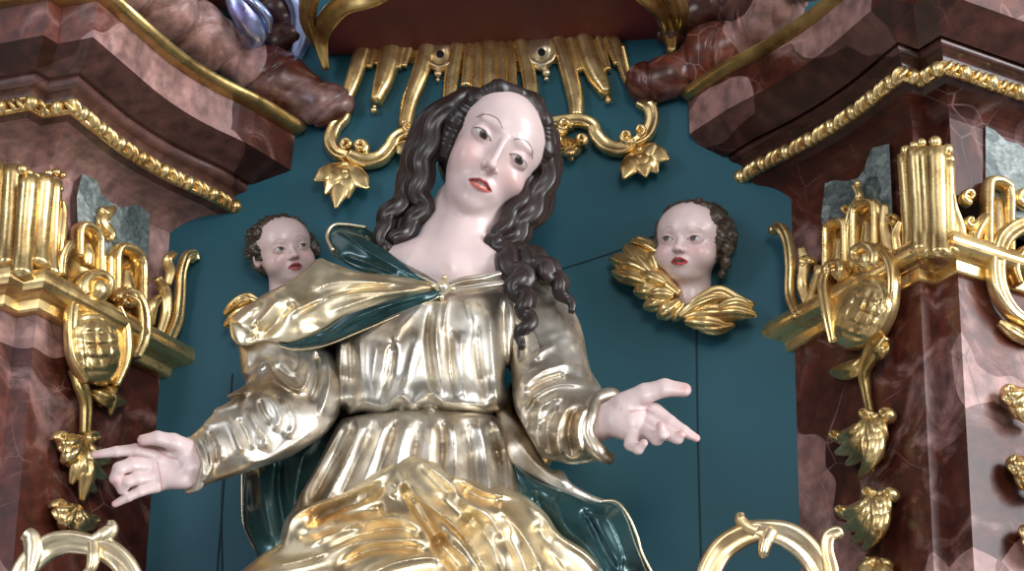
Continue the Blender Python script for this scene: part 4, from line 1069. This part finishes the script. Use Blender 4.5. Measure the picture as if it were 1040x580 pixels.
hand((90, 310, -40), (330, 525, 120), left_hand, [((97, 461, 92), 4), ((143, 447, 100), 5), ((118, 488, 98), 4), ((117, 511, 90), 4)],
     [([(160, 470), (163, 485), (165, 500)], .5), ([(180, 466), (170, 464), (158, 456)], .4)])
def right_hand(F):
    c = F.chain
    c([(548, 320, -10), (560, 425, 20), (585, 432, 45), (606, 430, 62)], [20, 22, 20, 18], 6)
    c([(604, 430, 60), (628, 424, 74), (642, 424, 80)], [18.5, 18.5, 17], 5)
    F.ell((644, 432, 78), (26, 17, 16), 5); F.ell((640, 410, 82), (20, 11, 12), 6)
    c([(634, 410, 84), (655, 400, 90), (675, 394, 94), (695, 396, 96)], [12, 10.5, 9.2, 7.2], 3)
    c([(664, 418, 84), (680, 429, 92), (694, 438, 95), (707, 445, 95)], [9.5, 7.4, 6.2, 4.2], 1.8)
    c([(660, 428, 86), (677, 440, 98), (688, 445, 104), (692, 441, 108)], [9, 7.2, 6.4, 4.6], 1.5)
    c([(655, 433, 86), (667, 446, 100), (673, 441, 108), (671, 432, 111)], [8.6, 6.8, 6, 4.6], 1.5)
    c([(643, 437, 84), (641, 451, 96), (648, 456, 104), (654, 450, 109)], [8.6, 7.2, 5.8, 4.2], 1.5)
hand((515, 295, -40), (722, 480, 125), right_hand, [((697, 394, 102), 5), ((709, 446, 98), 3.5), ((692, 440, 112), 3.5), ((671, 431, 115), 3.5), ((655, 449, 113), 3.5)],
     [([(640, 418), (655, 416), (664, 420)], .4)])
off = 0; QQ = []
for v, q in zip(parts_v, parts_q): QQ.append(q+off); off += len(v)
body = new_obj('body', np.concatenate(parts_v), np.concatenate(QQ), SKIN, wom)
set_color(body, np.concatenate(parts_c))

# --- hair
F = Field((-100, -75, -130), (100, 135, 90), 1.3)
F.ell((0, 20, -18), (76, 78, 90), 4); F.ell((0, -20, -30), (72, 60, 70), 14)
for s_ in (-1, 1): F.chain([(9*s_, 88, 30), (40*s_, 74, 32), (62*s_, 42, 24), (70*s_, 5, 8), (66*s_, -35, -5)], [9, 12, 13, 13, 13], 8)
F.ell((2, -10, 92), (58, 88, 78), 5, mode='s')
F.ell((0, -70, 40), (52, 60, 60), 5, mode='s')
V, Q = F.mesh(); V = relax(V, Q, 2)
cen = np.array([0, 20, -10.]); nn = V-cen; nn /= np.linalg.norm(nn, axis=1)[:, None]
ph = (V[:, 2]*.55+V[:, 1]*.45+.0*V[:, 0])*.085+.25*np.sin(np.abs(V[:, 0])*.09)+.1*np.sin(V[:, 1]*.2)
dep = np.clip((((V[:, 0]-2)/58)**2+((V[:, 1]+10)/88)**2-1.0)*3, 0, 1)
V = V-nn*(dep*.7*np.abs(np.sin(ph*math.pi*1.0))**4)[:, None]-nn*(dep*.7*np.abs(np.sin(ph*math.pi*3))**2)[:, None]; V = relax(V, Q, 1)
mbh = []; 
hair_v = [SC(HP.px(skew_face(V)), 0, 300, HZ)]; hair_q = [Q[:, ::-1]]
mb_l = MB()
def lock(L, w, hh=None, wave=0.0, ribs=3, tw=.0, n=48, depth=.26):
    q = smooth_path(np.array(L, float), n)
    if wave:
        T = np.gradient(q[:, :2], axis=0); T /= np.linalg.norm(T, axis=1)[:, None]; nr = np.stack([-T[:, 1], T[:, 0]], 1)
        ph = np.linspace(0, len(L)*1.35, n)*math.pi; q[:, :2] += nr*(np.sin(ph)*wave)[:, None]; q[:, 2] += np.cos(ph)*wave*.6
    P = SC(q, KW); sweep(mb_l, P, np.array(w)*MM, np.array(hh or w)*MM*(.85), -_f, ribbed(36, max(2, ribs-1), depth*.62), twist=tw)
# left of the face
lock([(486, 96, 2), (455, 110, 14), (438, 138, 12), (430, 165, 10), (424, 192, 6), (428, 214, 4), (414, 232, 8), (398, 246, 16)], [8, 14, 16, 15, 14, 12, 10, 6], wave=2.5, ribs=4)
lock([(450, 112, -6), (426, 142, -2), (418, 170, 0), (414, 196, 0), (398, 216, 4), (389, 232, 8), (390, 250, 10), (396, 254, 10)], [8, 11, 12, 12, 12, 9, 8, 4], wave=2, ribs=4)
lock([(468, 104, -16), (436, 130, -14), (420, 180, -16), (412, 215, -10), (404, 250, 0)], [14, 18, 18, 14, 8], ribs=4)
# right of the face
lock([(515, 92, 0), (540, 106, 8), (553, 134, 6), (557, 165, 4), (550, 192, 4), (538, 216, 6), (526, 236, 8), (512, 252, 10)], [7, 11, 12, 13, 14, 15, 14, 10], wave=2.5, ribs=4)
lock([(545, 130, -8), (556, 170, -10), (544, 205, -8), (522, 238, -4), (505, 258, 6)], [9, 14, 18, 16, 10], wave=3, ribs=4)
lock([(540, 180, 4), (530, 205, 12), (514, 228, 14), (503, 250, 16)], [7, 10, 11, 8], wave=2, ribs=3)
# locks on the breast and shoulder
lock([(505, 244, 16), (512, 262, 26), (528, 278, 38), (526, 296, 48), (536, 312, 56), (534, 332, 60), (526, 352, 62)], [13, 14, 13, 11, 10, 8, 3.5], wave=4.5, ribs=3, tw=3.0)
lock([(512, 250, 8), (532, 262, 20), (548, 272, 30), (562, 282, 30), (572, 296, 30), (581, 318, 28)], [12, 13, 12, 10, 8, 3], wave=3.5, ribs=3, tw=2.5)
lock([(520, 256, 4), (545, 264, 8), (560, 274, 10), (575, 290, 14)], [10, 12, 9, 4], wave=2.5, ribs=3)
nv = sum(len(v) for v in hair_v)
me_v = np.concatenate(hair_v+mb_l.v); fc = [tuple(map(int, q)) for q in hair_q[0]]+[tuple(i+nv for i in f) for f in mb_l.f]
hair = new_obj('hair', me_v, fc, HAIR, wom); fix_normals(hair)

# --- silver tunic
def b_bodice(F):
    F.ell((430, 352, 2), (92, 92, 70), 6); F.ell((430, 402, 4), (88, 30, 72), 10)
    F.chain([(330, 318, -14), (440, 312, -6), (545, 322, -14)], [34, 46, 30], 14)
bod_folds = [
 ([(347, 335), (345, 375), (345, 425)], 4, 6), ([(366, 335), (367, 375), (372, 410)], 5, 5), ([(356, 340), (357, 380), (358, 420)], 3.5, -5),
 ([(400, 345), (395, 380), (384, 412)], 4, -5), ([(425, 335), (416, 375), (408, 404)], 4.5, 6), ([(440, 305), (434, 340), (437, 375), (442, 402)], 3, -8), ([(447, 300), (443, 340), (447, 380), (450, 408)], 4, 7),
 ([(456, 330), (457, 370), (462, 408)], 3.5, -6), ([(468, 335), (468, 375), (474, 410)], 6, 6), ([(482, 320), (486, 370), (494, 412)], 3.5, -6), ([(497, 310), (500, 360), (506, 420)], 5, 6), ([(512, 300), (512, 350), (516, 410)], 4, -6),
 ([(384, 345), (380, 372), (378, 400)], 7, 2.5), ([(458, 296), (452, 318), (450, 340)], 3, 4), ([(470, 300), (480, 330), (484, 350)], 3, 3), ([(432, 306), (410, 330), (398, 350)], 4, 3),
 ([(340, 424), (352, 422), (368, 409), (380, 411), (392, 412), (407, 402), (420, 410), (437, 399), (450, 408), (468, 410), (486, 412), (504, 420)], 3.2, 7),
 ([(338, 436), (352, 433), (368, 421), (392, 423), (407, 413), (420, 421), (437, 410), (452, 419), (470, 420), (490, 424), (508, 433)], 4, -7)]
cloth('bodice', (322, 262, -80), (532, 446, 100), 1.25, b_bodice, SILVER, wom,
      [(342, 300), (360, 282), (400, 284), (436, 298), (450, 302), (480, 296), (508, 290), (522, 320), (524, 360), (516, 400), (512, 440), (480, 444), (430, 440), (380, 440), (345, 444), (338, 430), (339, 380), (340, 340)], bod_folds, edge=8, rough=.25)
def b_skirt(F):
    F.ell((428, 440, 0), (84, 50, 70), 6); F.ell((412, 560, 0), (132, 150, 84), 12)
sk = []
for x0, x1, w, a in ((352, 296, 5, 6), (362, 312, 4, -6), (372, 326, 5, 7), (382, 340, 4, -6), (393, 356, 5, 6), (403, 372, 4, -7), (414, 388, 5.5, 6), (426, 408, 4, -6), (438, 428, 6, 5), (448, 446, 4, -7), (459, 462, 6, 6), (472, 482, 4, -6), (484, 500, 5, 6), (494, 514, 4, -6), (503, 526, 5, 5)):
    sk.append(([(x0, 425), ((x0*.62+x1*.38)+2, 458), (x1, 520)], w, a))
cloth('skirt', (270, 405, -90), (560, 640, 100), 1.5, b_skirt, SILVER, wom,
      [(345, 424), (430, 414), (510, 424), (522, 460), (534, 505), (545, 560), (550, 640), (270, 640), (284, 545), (298, 515), (324, 468)], sk, edge=8, rough=.35)
def b_ls(F):
    F.chain([(288, 335, -12), (290, 360, -6), (300, 395, 14), (292, 425, 30)], [50, 46, 44, 42], 10)
    F.chain([(300, 410, 20), (268, 430, 44), (232, 452, 60), (202, 470, 70)], [46, 39, 33, 27], 10)
    F.ell((190, 474, 76), (13, 20, 20), 4, mode='s')
ls = [([(246, 384), (262, 372), (272, 368), (284, 384), (300, 395), (309, 392), (314, 374), (314, 356)], 3.2, 8), ([(276, 372), (286, 378), (296, 384), (304, 380)], 5, -6),
 ([(268, 396), (280, 412), (284, 426), (276, 438)], 4, 6), ([(284, 402), (294, 416), (298, 432), (290, 446)], 4, 5),
 ([(250, 412), (260, 432), (270, 446), (266, 458)], 4, 7), ([(240, 424), (250, 440), (256, 458)], 3.5, -6), ([(232, 424), (240, 444), (246, 462)], 4, 6), ([(262, 404), (268, 420), (276, 430)], 3, -5),
 ([(222, 404), (240, 400), (258, 397)], 4, 6), ([(212, 418), (228, 414), (244, 408)], 4, 5), ([(218, 411), (236, 406), (250, 402)], 3, -4), ([(205, 432), (220, 430), (236, 424)], 4, 4),
 ([(205, 440), (212, 456), (214, 474), (206, 492)], 3, 5), ([(216, 436), (224, 452), (226, 470)], 3.5, 5), ([(210, 438), (218, 452), (220, 472)], 2.5, -5), ([(196, 446), (203, 460), (206, 480), (198, 497)], 2.5, 4),
 ([(330, 350), (334, 390), (322, 430)], 5, 6), ([(320, 355), (322, 385), (314, 410)], 4, -7), ([(300, 352), (304, 366), (300, 380)], 4, -4), ([(246, 470), (270, 466), (296, 452), (318, 436)], 5, 4), ([(250, 350), (252, 368), (246, 384)], 5, 5)]
cloth('sleeve', (172, 285, -70), (350, 520, 120), 1.25, b_ls, SILVER, wom,
      [(236, 338), (300, 300), (345, 320), (352, 370), (350, 410), (336, 436), (310, 455), (275, 474), (240, 484), (212, 494), (196, 502), (203, 486), (203, 468), (196, 452), (186, 446), (205, 432), (222, 408), (240, 386), (243, 368)], ls, edge=7, rough=.35)
def b_rs(F):
    F.chain([(540, 312, -14), (556, 350, -8), (566, 395, 10), (572, 425, 26)], [32, 40, 44, 42], 10)
    F.chain([(560, 420, 24), (590, 430, 44), (610, 432, 58)], [44, 40, 35], 10)
    F.ell((618, 432, 70), (17, 25, 30), 4, mode='s')
rs = [([(528, 400), (540, 384), (558, 374), (582, 368)], 5, 6), ([(530, 412), (548, 398), (570, 390), (598, 392)], 4, 7), ([(526, 398), (536, 372), (552, 356), (566, 350)], 5, 4), ([(532, 404), (552, 388), (578, 380)], 3, -6),
 ([(546, 430), (548, 416), (560, 406), (574, 404)], 4, 6), ([(560, 462), (556, 440), (560, 424), (570, 412)], 4, -6), ([(572, 470), (566, 446), (570, 424), (582, 408)], 4, 7), ([(584, 466), (578, 446), (580, 426), (590, 410)], 3.5, -6),
 ([(595, 464), (588, 448), (588, 428), (598, 408)], 3.5, 6), ([(536, 440), (536, 420), (546, 406)], 4, -5), ([(550, 460), (545, 440), (550, 424)], 4, 6), ([(520, 330), (530, 345), (528, 370)], 4, -5), ([(536, 325), (548, 350), (546, 368)], 5, 3.5), ([(560, 300), (574, 330), (584, 360)], 7, 3)]
cloth('sleeve', (500, 270, -70), (645, 500, 115), 1.25, b_rs, SILVER, wom,
      [(515, 290), (545, 278), (570, 284), (583, 305), (592, 338), (600, 376), (612, 394), (608, 402), (603, 425), (608, 450), (620, 465), (596, 474), (566, 478), (552, 474), (544, 455), (530, 430), (520, 405), (512, 360)], rs, edge=7, rough=.35)
m_ = MB()
def fly(L, w, hh, sec=None, n=40, mb=None, k=KW, tw=0.0): sweep(mb, SC(smooth_path(np.array(L, float), n), k), np.array(w)*MM, np.array(hh)*MM, -_f, sec, twist=tw)
# cuffs turned back
def cuff(pts, rad, name='cuff'):
    q = smooth_path(np.hstack([np.array(pts, float), np.array(rad, float)[:, None]]), 40)
    q[:, 3] *= 1+.10*np.sin(np.arange(40)*.5); q[:, 2] += 1.5*np.sin(np.arange(40)*.4); q[:, 0] += 1.0*np.sin(np.arange(40)*.45)
    F = Field(q[:, :3].min(0)-10, q[:, :3].max(0)+10, .9); F.chain(q[:, :3], q[:, 3], 2.5)
    V, Q = F.mesh(); V = relax(V, Q, 2); new_obj(name, SC(V, KW), Q[:, ::-1], SILVER, wom)
cuff([(628, 402, 54), (617, 400, 66), (605, 406, 76), (598, 421, 82), (597, 438, 82), (606, 456, 82), (616, 466, 68), (622, 464, 54)], [4, 5.5, 6.5, 7, 7, 6.5, 6, 4])
cuff([(190, 447, 62), (199, 448, 78), (206, 460, 90), (206, 478, 91), (201, 493, 83), (192, 499, 70)], [2.5, 3, 3, 3, 3.5, 3.5])
# neckline band and brooch
m_ = MB()
fly([(452, 292, 62), (470, 286, 60), (490, 283, 54), (508, 278, 46)], [3, 4.5, 5, 3], [4]*4, ribbed(28, 2, .35), mb=m_)
fly([(452, 294, 62), (472, 294, 62), (492, 291, 57), (512, 288, 48)], [2.5, 4.5, 5, 3], [4]*4, ribbed(28, 2, .35), mb=m_)
fly([(446, 290, 62), (432, 283, 56), (416, 276, 48), (402, 268, 36)], [2.5, 4, 5, 4], [4]*4, ribbed(28, 2, .35), mb=m_)
m_.build('neckline_band', SILVER, wom)
m_ = MB()
P0 = SC(np.array([450., 292., 66.]), KW)
a_ = (_r*.8+_u*.6); b_ = (-_r*.6+_u*.8)
m_.box(P0, a_*.0105, b_*.0105, -_f*.004)
for s1, s2 in ((1, 1), (1, -1), (-1, 1), (-1, -1)): m_.ball(P0+a_*.0105*s1+b_*.0105*s2-_f*.002, .0042)
br = m_.build('brooch', GOLD_PALE, wom, False)
m_ = MB(); m_.ball(P0-_f*.004, (.007, .007, .005), 8, 12, np.array([a_, b_, -_f])); m_.build('gem', SILVER, br)

# mantle cloth behind the body, seen in the gaps beside the bodice
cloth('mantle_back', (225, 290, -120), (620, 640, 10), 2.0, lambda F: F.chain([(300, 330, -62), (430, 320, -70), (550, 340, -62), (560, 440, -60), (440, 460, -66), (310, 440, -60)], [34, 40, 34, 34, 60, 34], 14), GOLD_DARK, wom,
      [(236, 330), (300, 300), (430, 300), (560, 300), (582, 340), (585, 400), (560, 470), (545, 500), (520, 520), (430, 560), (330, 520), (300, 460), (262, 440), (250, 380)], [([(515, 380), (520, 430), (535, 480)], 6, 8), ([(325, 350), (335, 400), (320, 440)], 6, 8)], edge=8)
# --- gilded mantle with teal lining
def b_sh(F):
    F.chain([(262, 335, 2), (300, 320, 2), (360, 312, 4), (440, 300, 14)], [46, 52, 56, 50], 12)
shf = [([(444, 291), (400, 288), (350, 285), (310, 296)], 4, 5), ([(444, 292), (396, 296), (345, 300), (300, 315), (270, 335)], 4, 6), ([(430, 294), (380, 302), (330, 318)], 4, 4), ([(420, 291), (370, 292), (330, 304), (296, 322)], 3, -5), ([(430, 290), (390, 284), (340, 278)], 3, -4),
 ([(286, 300), (268, 322), (250, 345)], 5, 7), ([(300, 305), (282, 326), (262, 345)], 5, -9), ([(240, 330), (246, 322), (268, 306)], 5, 5), ([(256, 328), (262, 334), (252, 348)], 4, -6)]
cloth('mantle_shoulder', (214, 238, -70), (458, 366, 90), 1.2, b_sh, GOLD_PALE, wom,
      [(449, 291), (425, 284), (395, 279), (365, 276), (335, 266), (322, 262), (300, 282), (270, 298), (248, 312), (234, 324), (236, 345), (246, 352), (270, 346), (296, 349), (325, 338), (350, 322), (395, 307), (448, 294)], shf, edge=5, rough=.35)
def b_ln(F):
    F.chain([(262, 335, 4), (300, 320, 4), (360, 312, 7), (440, 300, 18)], [46, 53, 57, 50], 12)
cloth('mantle_lining', (275, 285, 0), (455, 362, 95), 1.2, b_ln, LINING, wom,
      [(448, 293), (400, 303), (355, 318), (330, 334), (300, 347), (282, 350), (300, 354), (330, 350), (370, 334), (410, 317), (446, 301)], [([(440, 297), (400, 308), (360, 323), (320, 344)], 4, 5)], edge=4, label='teal lacquered turned edge of the mantle')
def b_col(F):
    F.chain([(336, 244, -6), (360, 262, 6), (400, 282, 26), (440, 292, 46)], [16, 22, 22, 14], 10); F.chain([(332, 236, -10), (370, 238, -18), (398, 250, -10)], [12, 16, 14], 10)
cloth('mantle_lining', (318, 215, -50), (460, 305, 80), 1.1, b_col, LINING, wom,
      [(331, 240), (337, 229), (352, 228), (372, 232), (386, 243), (396, 256), (412, 268), (430, 278), (446, 289), (428, 287), (400, 281), (370, 276), (348, 266), (336, 256)], [([(336, 232), (352, 238), (376, 256), (410, 274), (440, 288)], 4, 5), ([(345, 258), (375, 268), (405, 279)], 3, -4)], edge=4, label='teal lacquered collar fold of the mantle')
m_ = MB(); fly([(372, 231, 0), (352, 228, 6), (338, 229, 10), (332, 240, 14), (338, 254, 22)], [1.6]*3, [1.6]*3, circ(8), mb=m_); m_.build('gilded_hem', GOLD_PALE, wom)
m_ = MB(); fly([(372, 240, 4), (384, 252, 14), (400, 264, 28), (424, 277, 44), (446, 289, 58)], [1.4]*3, [1.4]*3, circ(8), mb=m_); m_.build('gilded_hem', GOLD_PALE, wom)
m_ = MB(); fly([(246, 476, -28), (246, 505, -30), (247, 530, -32), (254, 548, -30), (262, 562, -26)], [1.4]*3, [1.6]*3, circ(8), mb=m_); m_.build('gilded_hem', GOLD_PALE, wom)
m_ = MB(); fly([(610, 509, 2), (626, 510, 8), (638, 524, 8), (647, 545, 4), (652, 562, 0), (664, 586, -4)], [1.8]*3, [2.2]*3, circ(8), mb=m_); m_.build('gilded_hem', GOLD_PALE, wom)
m_ = MB(); fly([(282, 351, 52), (300, 355, 54), (330, 351, 58), (370, 335, 62), (410, 318, 64), (446, 301, 64)], [.9]*3, [1.2]*3, circ(8), mb=m_); m_.build('gilded_hem', GOLD_PALE, wom)
def b_bk(F):
    F.chain([(300, 380, -50), (300, 440, -46), (285, 520, -44), (290, 640, -44)], [40, 50, 46, 60], 14)
cloth('mantle_lining', (225, 330, -100), (380, 640, 20), 1.5, b_bk, LINING, wom,
      [(247, 474), (262, 460), (300, 440), (345, 400), (372, 420), (350, 460), (320, 520), (310, 640), (286, 640), (262, 566), (252, 545), (247, 528)], [([(262, 470), (268, 510), (280, 560)], 7, 8), ([(285, 460), (284, 500), (292, 550)], 5, -9), ([(310, 450), (300, 500), (300, 540)], 7, 7), ([(255, 480), (256, 520)], 4, -4)], edge=6, label='teal lacquered inside of the mantle hanging behind the arm')
def b_rb(F):
    F.chain([(500, 430, -26), (540, 480, -24), (590, 540, -20), (620, 640, -20)], [36, 44, 54, 60], 14)
cloth('mantle_lining', (500, 425, -90), (690, 640, 60), 1.4, b_rb, LINING, wom,
      [(520, 470), (545, 488), (575, 500), (600, 510), (625, 511), (638, 524), (647, 545), (654, 566), (680, 620), (680, 640), (540, 640), (525, 540)], [([(560, 500), (575, 535), (600, 560), (620, 600)], 8, 9), ([(540, 495), (560, 540), (590, 600)], 6, -9), ([(610, 515), (625, 540), (640, 580)], 8, 7), ([(590, 515), (606, 545), (630, 590)], 5, -9)], edge=6, label='teal lacquered inside of the mantle swinging out behind the hip')
cloth('mantle_outer_fold', (490, 400, -90), (640, 540, 60), 1.4, lambda F: F.chain([(490, 400, -22), (530, 455, -16), (570, 490, -12), (615, 512, -10)], [34, 34, 28, 14], 12), SILVER, wom,
      [(500, 410), (525, 425), (548, 462), (560, 476), (572, 478), (580, 490), (600, 502), (622, 511), (606, 512), (575, 503), (548, 490), (520, 474), (510, 450)], [([(520, 440), (545, 472), (580, 495)], 6, 5)], edge=5)
def b_lap(F):
    F.ell((425, 600, 10), (190, 128, 104), 8); F.ell((400, 520, 40), (70, 50, 50), 20); F.ell((418, 495, 34), (56, 44, 42), 24)
lap = [
 ([(403, 474), (421, 502), (442, 517), (468, 540), (486, 566), (496, 590)], 5, 17), ([(408, 488), (420, 508), (436, 534), (450, 556)], 5, -16),
 ([(423, 465), (452, 485), (473, 509), (500, 527)], 8, 9), ([(440, 500), (462, 520), (490, 540)], 6, -6),
 ([(402, 474), (375, 491), (343, 506), (312, 516), (294, 532), (287, 560)], 5, 11), ([(392, 492), (368, 505), (345, 514), (325, 524), (308, 540)], 6, -12), ([(396, 488), (404, 496), (398, 506)], 4, 5),
 ([(305, 560), (343, 539), (385, 527), (410, 527), (430, 540)], 4, 9), ([(338, 527), (369, 519), (392, 517)], 6, -7), ([(320, 568), (360, 546), (400, 537), (432, 545)], 4, -8),
 ([(240, 582), (305, 570), (356, 553), (395, 549), (437, 546)], 5, 9), ([(340, 578), (372, 560), (408, 556), (440, 560)], 4, -8), ([(360, 590), (400, 572), (436, 566), (452, 572)], 5, 8), ([(250, 600), (320, 590), (350, 586)], 6, 7),
 ([(455, 484), (470, 488), (494, 500), (531, 506)], 4, 8), ([(462, 492), (486, 506), (510, 512)], 4, -6), ([(491, 506), (521, 530), (540, 557), (553, 590)], 6, 9), ([(505, 540), (525, 565), (535, 590)], 8, -9), ([(531, 508), (552, 524), (566, 543), (598, 566), (618, 592)], 5, 9), ([(540, 530), (556, 556), (580, 590)], 6, -8), ([(548, 554), (562, 562), (584, 590)], 4, 5),
 ([(440, 545), (455, 562), (474, 584)], 8, -16), ([(452, 548), (472, 566), (486, 590)], 4, 7), ([(466, 510), (490, 516), (512, 526)], 6, 5), ([(470, 520), (492, 545), (512, 590)], 7, -10), ([(482, 512), (505, 535), (522, 575)], 4, 6), ([(300, 545), (330, 540), (372, 534)], 5, -7), ([(424, 470), (440, 488), (462, 506)], 5, -5)]
cloth('mantle_lap', (225, 445, -60), (650, 640, 150), 1.5, b_lap, GOLD_PALE, wom,
      [(232, 592), (262, 566), (288, 548), (297, 522), (318, 511), (350, 500), (375, 484), (400, 468), (415, 460), (432, 462), (455, 480), (476, 487), (500, 489), (533, 503), (555, 522), (570, 543), (600, 563), (622, 590), (640, 640), (230, 640)], lap, edge=7, rough=.3, nscale=30)
# ------------------------------------------------------------------ cherub heads on the wall
def cherub(label, ang, sc, t, yref, locks, neck, wings):
    d0 = depth_of(wall(t[0], t[1]))+62*sc
    P = Pose(ang, sc, t, d0)
    root = empty('cherub_head', SC(np.array([t[0], t[1]+60*sc, d0-40*sc]))); tag(root, label, 'cherub')
    F = Field((-100, -150, -100), (100, 115, 105), 1.5)
    head_field(F, P, True)
    F.cap((0, -40, -12), neck, 36, 38, 14)
    V, Q = F.mesh(); V = relax(V, Q, 1, .4)
    C = paint_head(V, True, gaze=locks['gaze'], iris=(.09, .055, .035))
    h = new_obj('head', SC(P.px(V)), Q[:, ::-1], SKIN, root); set_color(h, C)
    F = Field((-100, -70, -110), (100, 120, 80), 1.7)
    F.ell((0, 21, -12), (76, 73, 82), 4)
    F.ell((0, -6, 80), (60, 80, 76), 5, mode='s'); F.ell((0, -80, 20), (90, 62, 80), 6, mode='s')
    rg = np.random.default_rng(3)
    for i in range(150):
        a = rg.uniform(0, 2*math.pi); z = rg.uniform(-1, .55); r = math.sqrt(1-z*z)
        p = np.array([75*r*math.cos(a), 21+71*r*math.sin(a), -12+81*z])
        if p[1] < -45 or ((p[0]/60)**2+((p[1]+6)/82)**2 < 1 and p[2] > 20): continue
        F.ell(p, (rg.uniform(7, 13), rg.uniform(5, 9), rg.uniform(6, 9)), 5)
    for p, r in locks['extra']: F.ell(p, r, 9)
    V, Q = F.mesh(); V = relax(V, Q, 1); ph = np.sin(V[:, 0]*.35+3*np.sin(V[:, 1]*.09))*np.sin(V[:, 1]*.3+V[:, 2]*.25)
    cen = np.array([0, 20, -10.]); nn = V-cen; nn /= np.linalg.norm(nn, axis=1)[:, None]; V = V+nn*(ph*1.6)[:, None]
    new_obj('hair', SC(P.px(V)), Q[:, ::-1], HAIR_CHERUB, root)
    for feathers in wings:
        m_ = MB()
        for L, w in feathers:
            D = [depth_of(wall(x, y)) for x, y, z in L]; q = smooth_path(np.array([(x, y, d+z) for (x, y, z), d in zip(L, D)], float), 22)
            sweep(m_, SC(q), np.array([w*.45, w*.9, w, w*.9, w*.35])*MM, np.array([w*.5, w*.7, w*.75, w*.6, w*.3])*MM, -_f, ribbed(30, 2, .32))
        m_.build('wing', GOLD, root)
    return root
R_wing = [
 [([(690, 300, 30), (670, 285, 34), (648, 262, 30), (634, 250, 24)], 11), ([(668, 284, 34), (650, 272, 32), (632, 266, 26), (620, 262, 20)], 10), ([(664, 290, 34), (648, 284, 32), (634, 280, 26), (622, 276, 18)], 9),
  ([(668, 262, 30), (664, 254, 30), (650, 247, 26), (640, 246, 22)], 8), ([(672, 296, 34), (656, 296, 32), (644, 296, 26)], 9), ([(680, 304, 34), (666, 308, 32), (654, 312, 24)], 9), ([(690, 306, 34), (678, 316, 34), (668, 322, 26)], 9), ([(694, 308, 34), (688, 318, 32), (684, 326, 24)], 8), ([(668, 275, 38), (664, 262, 38), (660, 256, 34)], 7),
  ([(676, 288, 42), (662, 282, 42), (650, 278, 36)], 7), ([(684, 300, 42), (670, 298, 42), (658, 300, 36)], 7)],
 [([(694, 318, 34), (712, 306, 38), (730, 298, 36), (748, 306, 30), (766, 310, 22)], 9), ([(694, 322, 32), (712, 318, 36), (736, 318, 32), (756, 322, 22)], 10), ([(696, 326, 30), (716, 328, 34), (740, 332, 26)], 9), ([(720, 318, 36), (744, 316, 34), (768, 320, 24)], 8), ([(690, 322, 36), (704, 312, 42), (722, 304, 42), (738, 302, 38)], 6), ([(704, 328, 28), (724, 334, 30), (746, 330, 24)], 7), ([(730, 312, 38), (748, 308, 36), (764, 314, 28)], 7)]]
cherub('winged cherub head with parted red lips on the right of the teal wall', (-20, -11.5, 1), .505, (703, 249), 0,
       dict(gaze=(-1.5, 1.5), extra=[((70, 10, 20), (13, 15, 13)), ((78, -10, 5), (13, 16, 13)), ((74, -38, 0), (12, 15, 12)), ((80, 20, -10), (14, 16, 14)), ((66, -60, -5), (9, 11, 10)), ((62, 48, 34), (14, 14, 12)), ((-60, 30, 34), (8, 16, 10))]), (4, -110, -6), R_wing)
L_wing = [[([(262, 306, 26), (250, 304, 28), (238, 312, 24), (228, 320, 16)], 8), ([(258, 312, 30), (244, 320, 28), (228, 332, 18)], 8), ([(262, 322, 30), (248, 332, 28), (236, 344, 18)], 8), ([(254, 304, 34), (244, 306, 34), (236, 314, 28)], 5)],
          [([(290, 300, 26), (310, 296, 30), (330, 300, 26)], 8), ([(290, 306, 24), (312, 308, 26), (334, 314, 20)], 8)]]
cherub('cherub head looking up, peering over the gilded mantle on the left', (20, -8.6, 8.6), .425, (286.5, 257), 0,
       dict(gaze=(2.5, 2.5), extra=[((84, -2, 0), (14, 20, 14)), ((80, 22, -5), (13, 15, 13)), ((-62, 50, 30), (14, 14, 12)), ((-72, 20, 8), (12, 16, 12))]), (-14, -110, -6), L_wing)
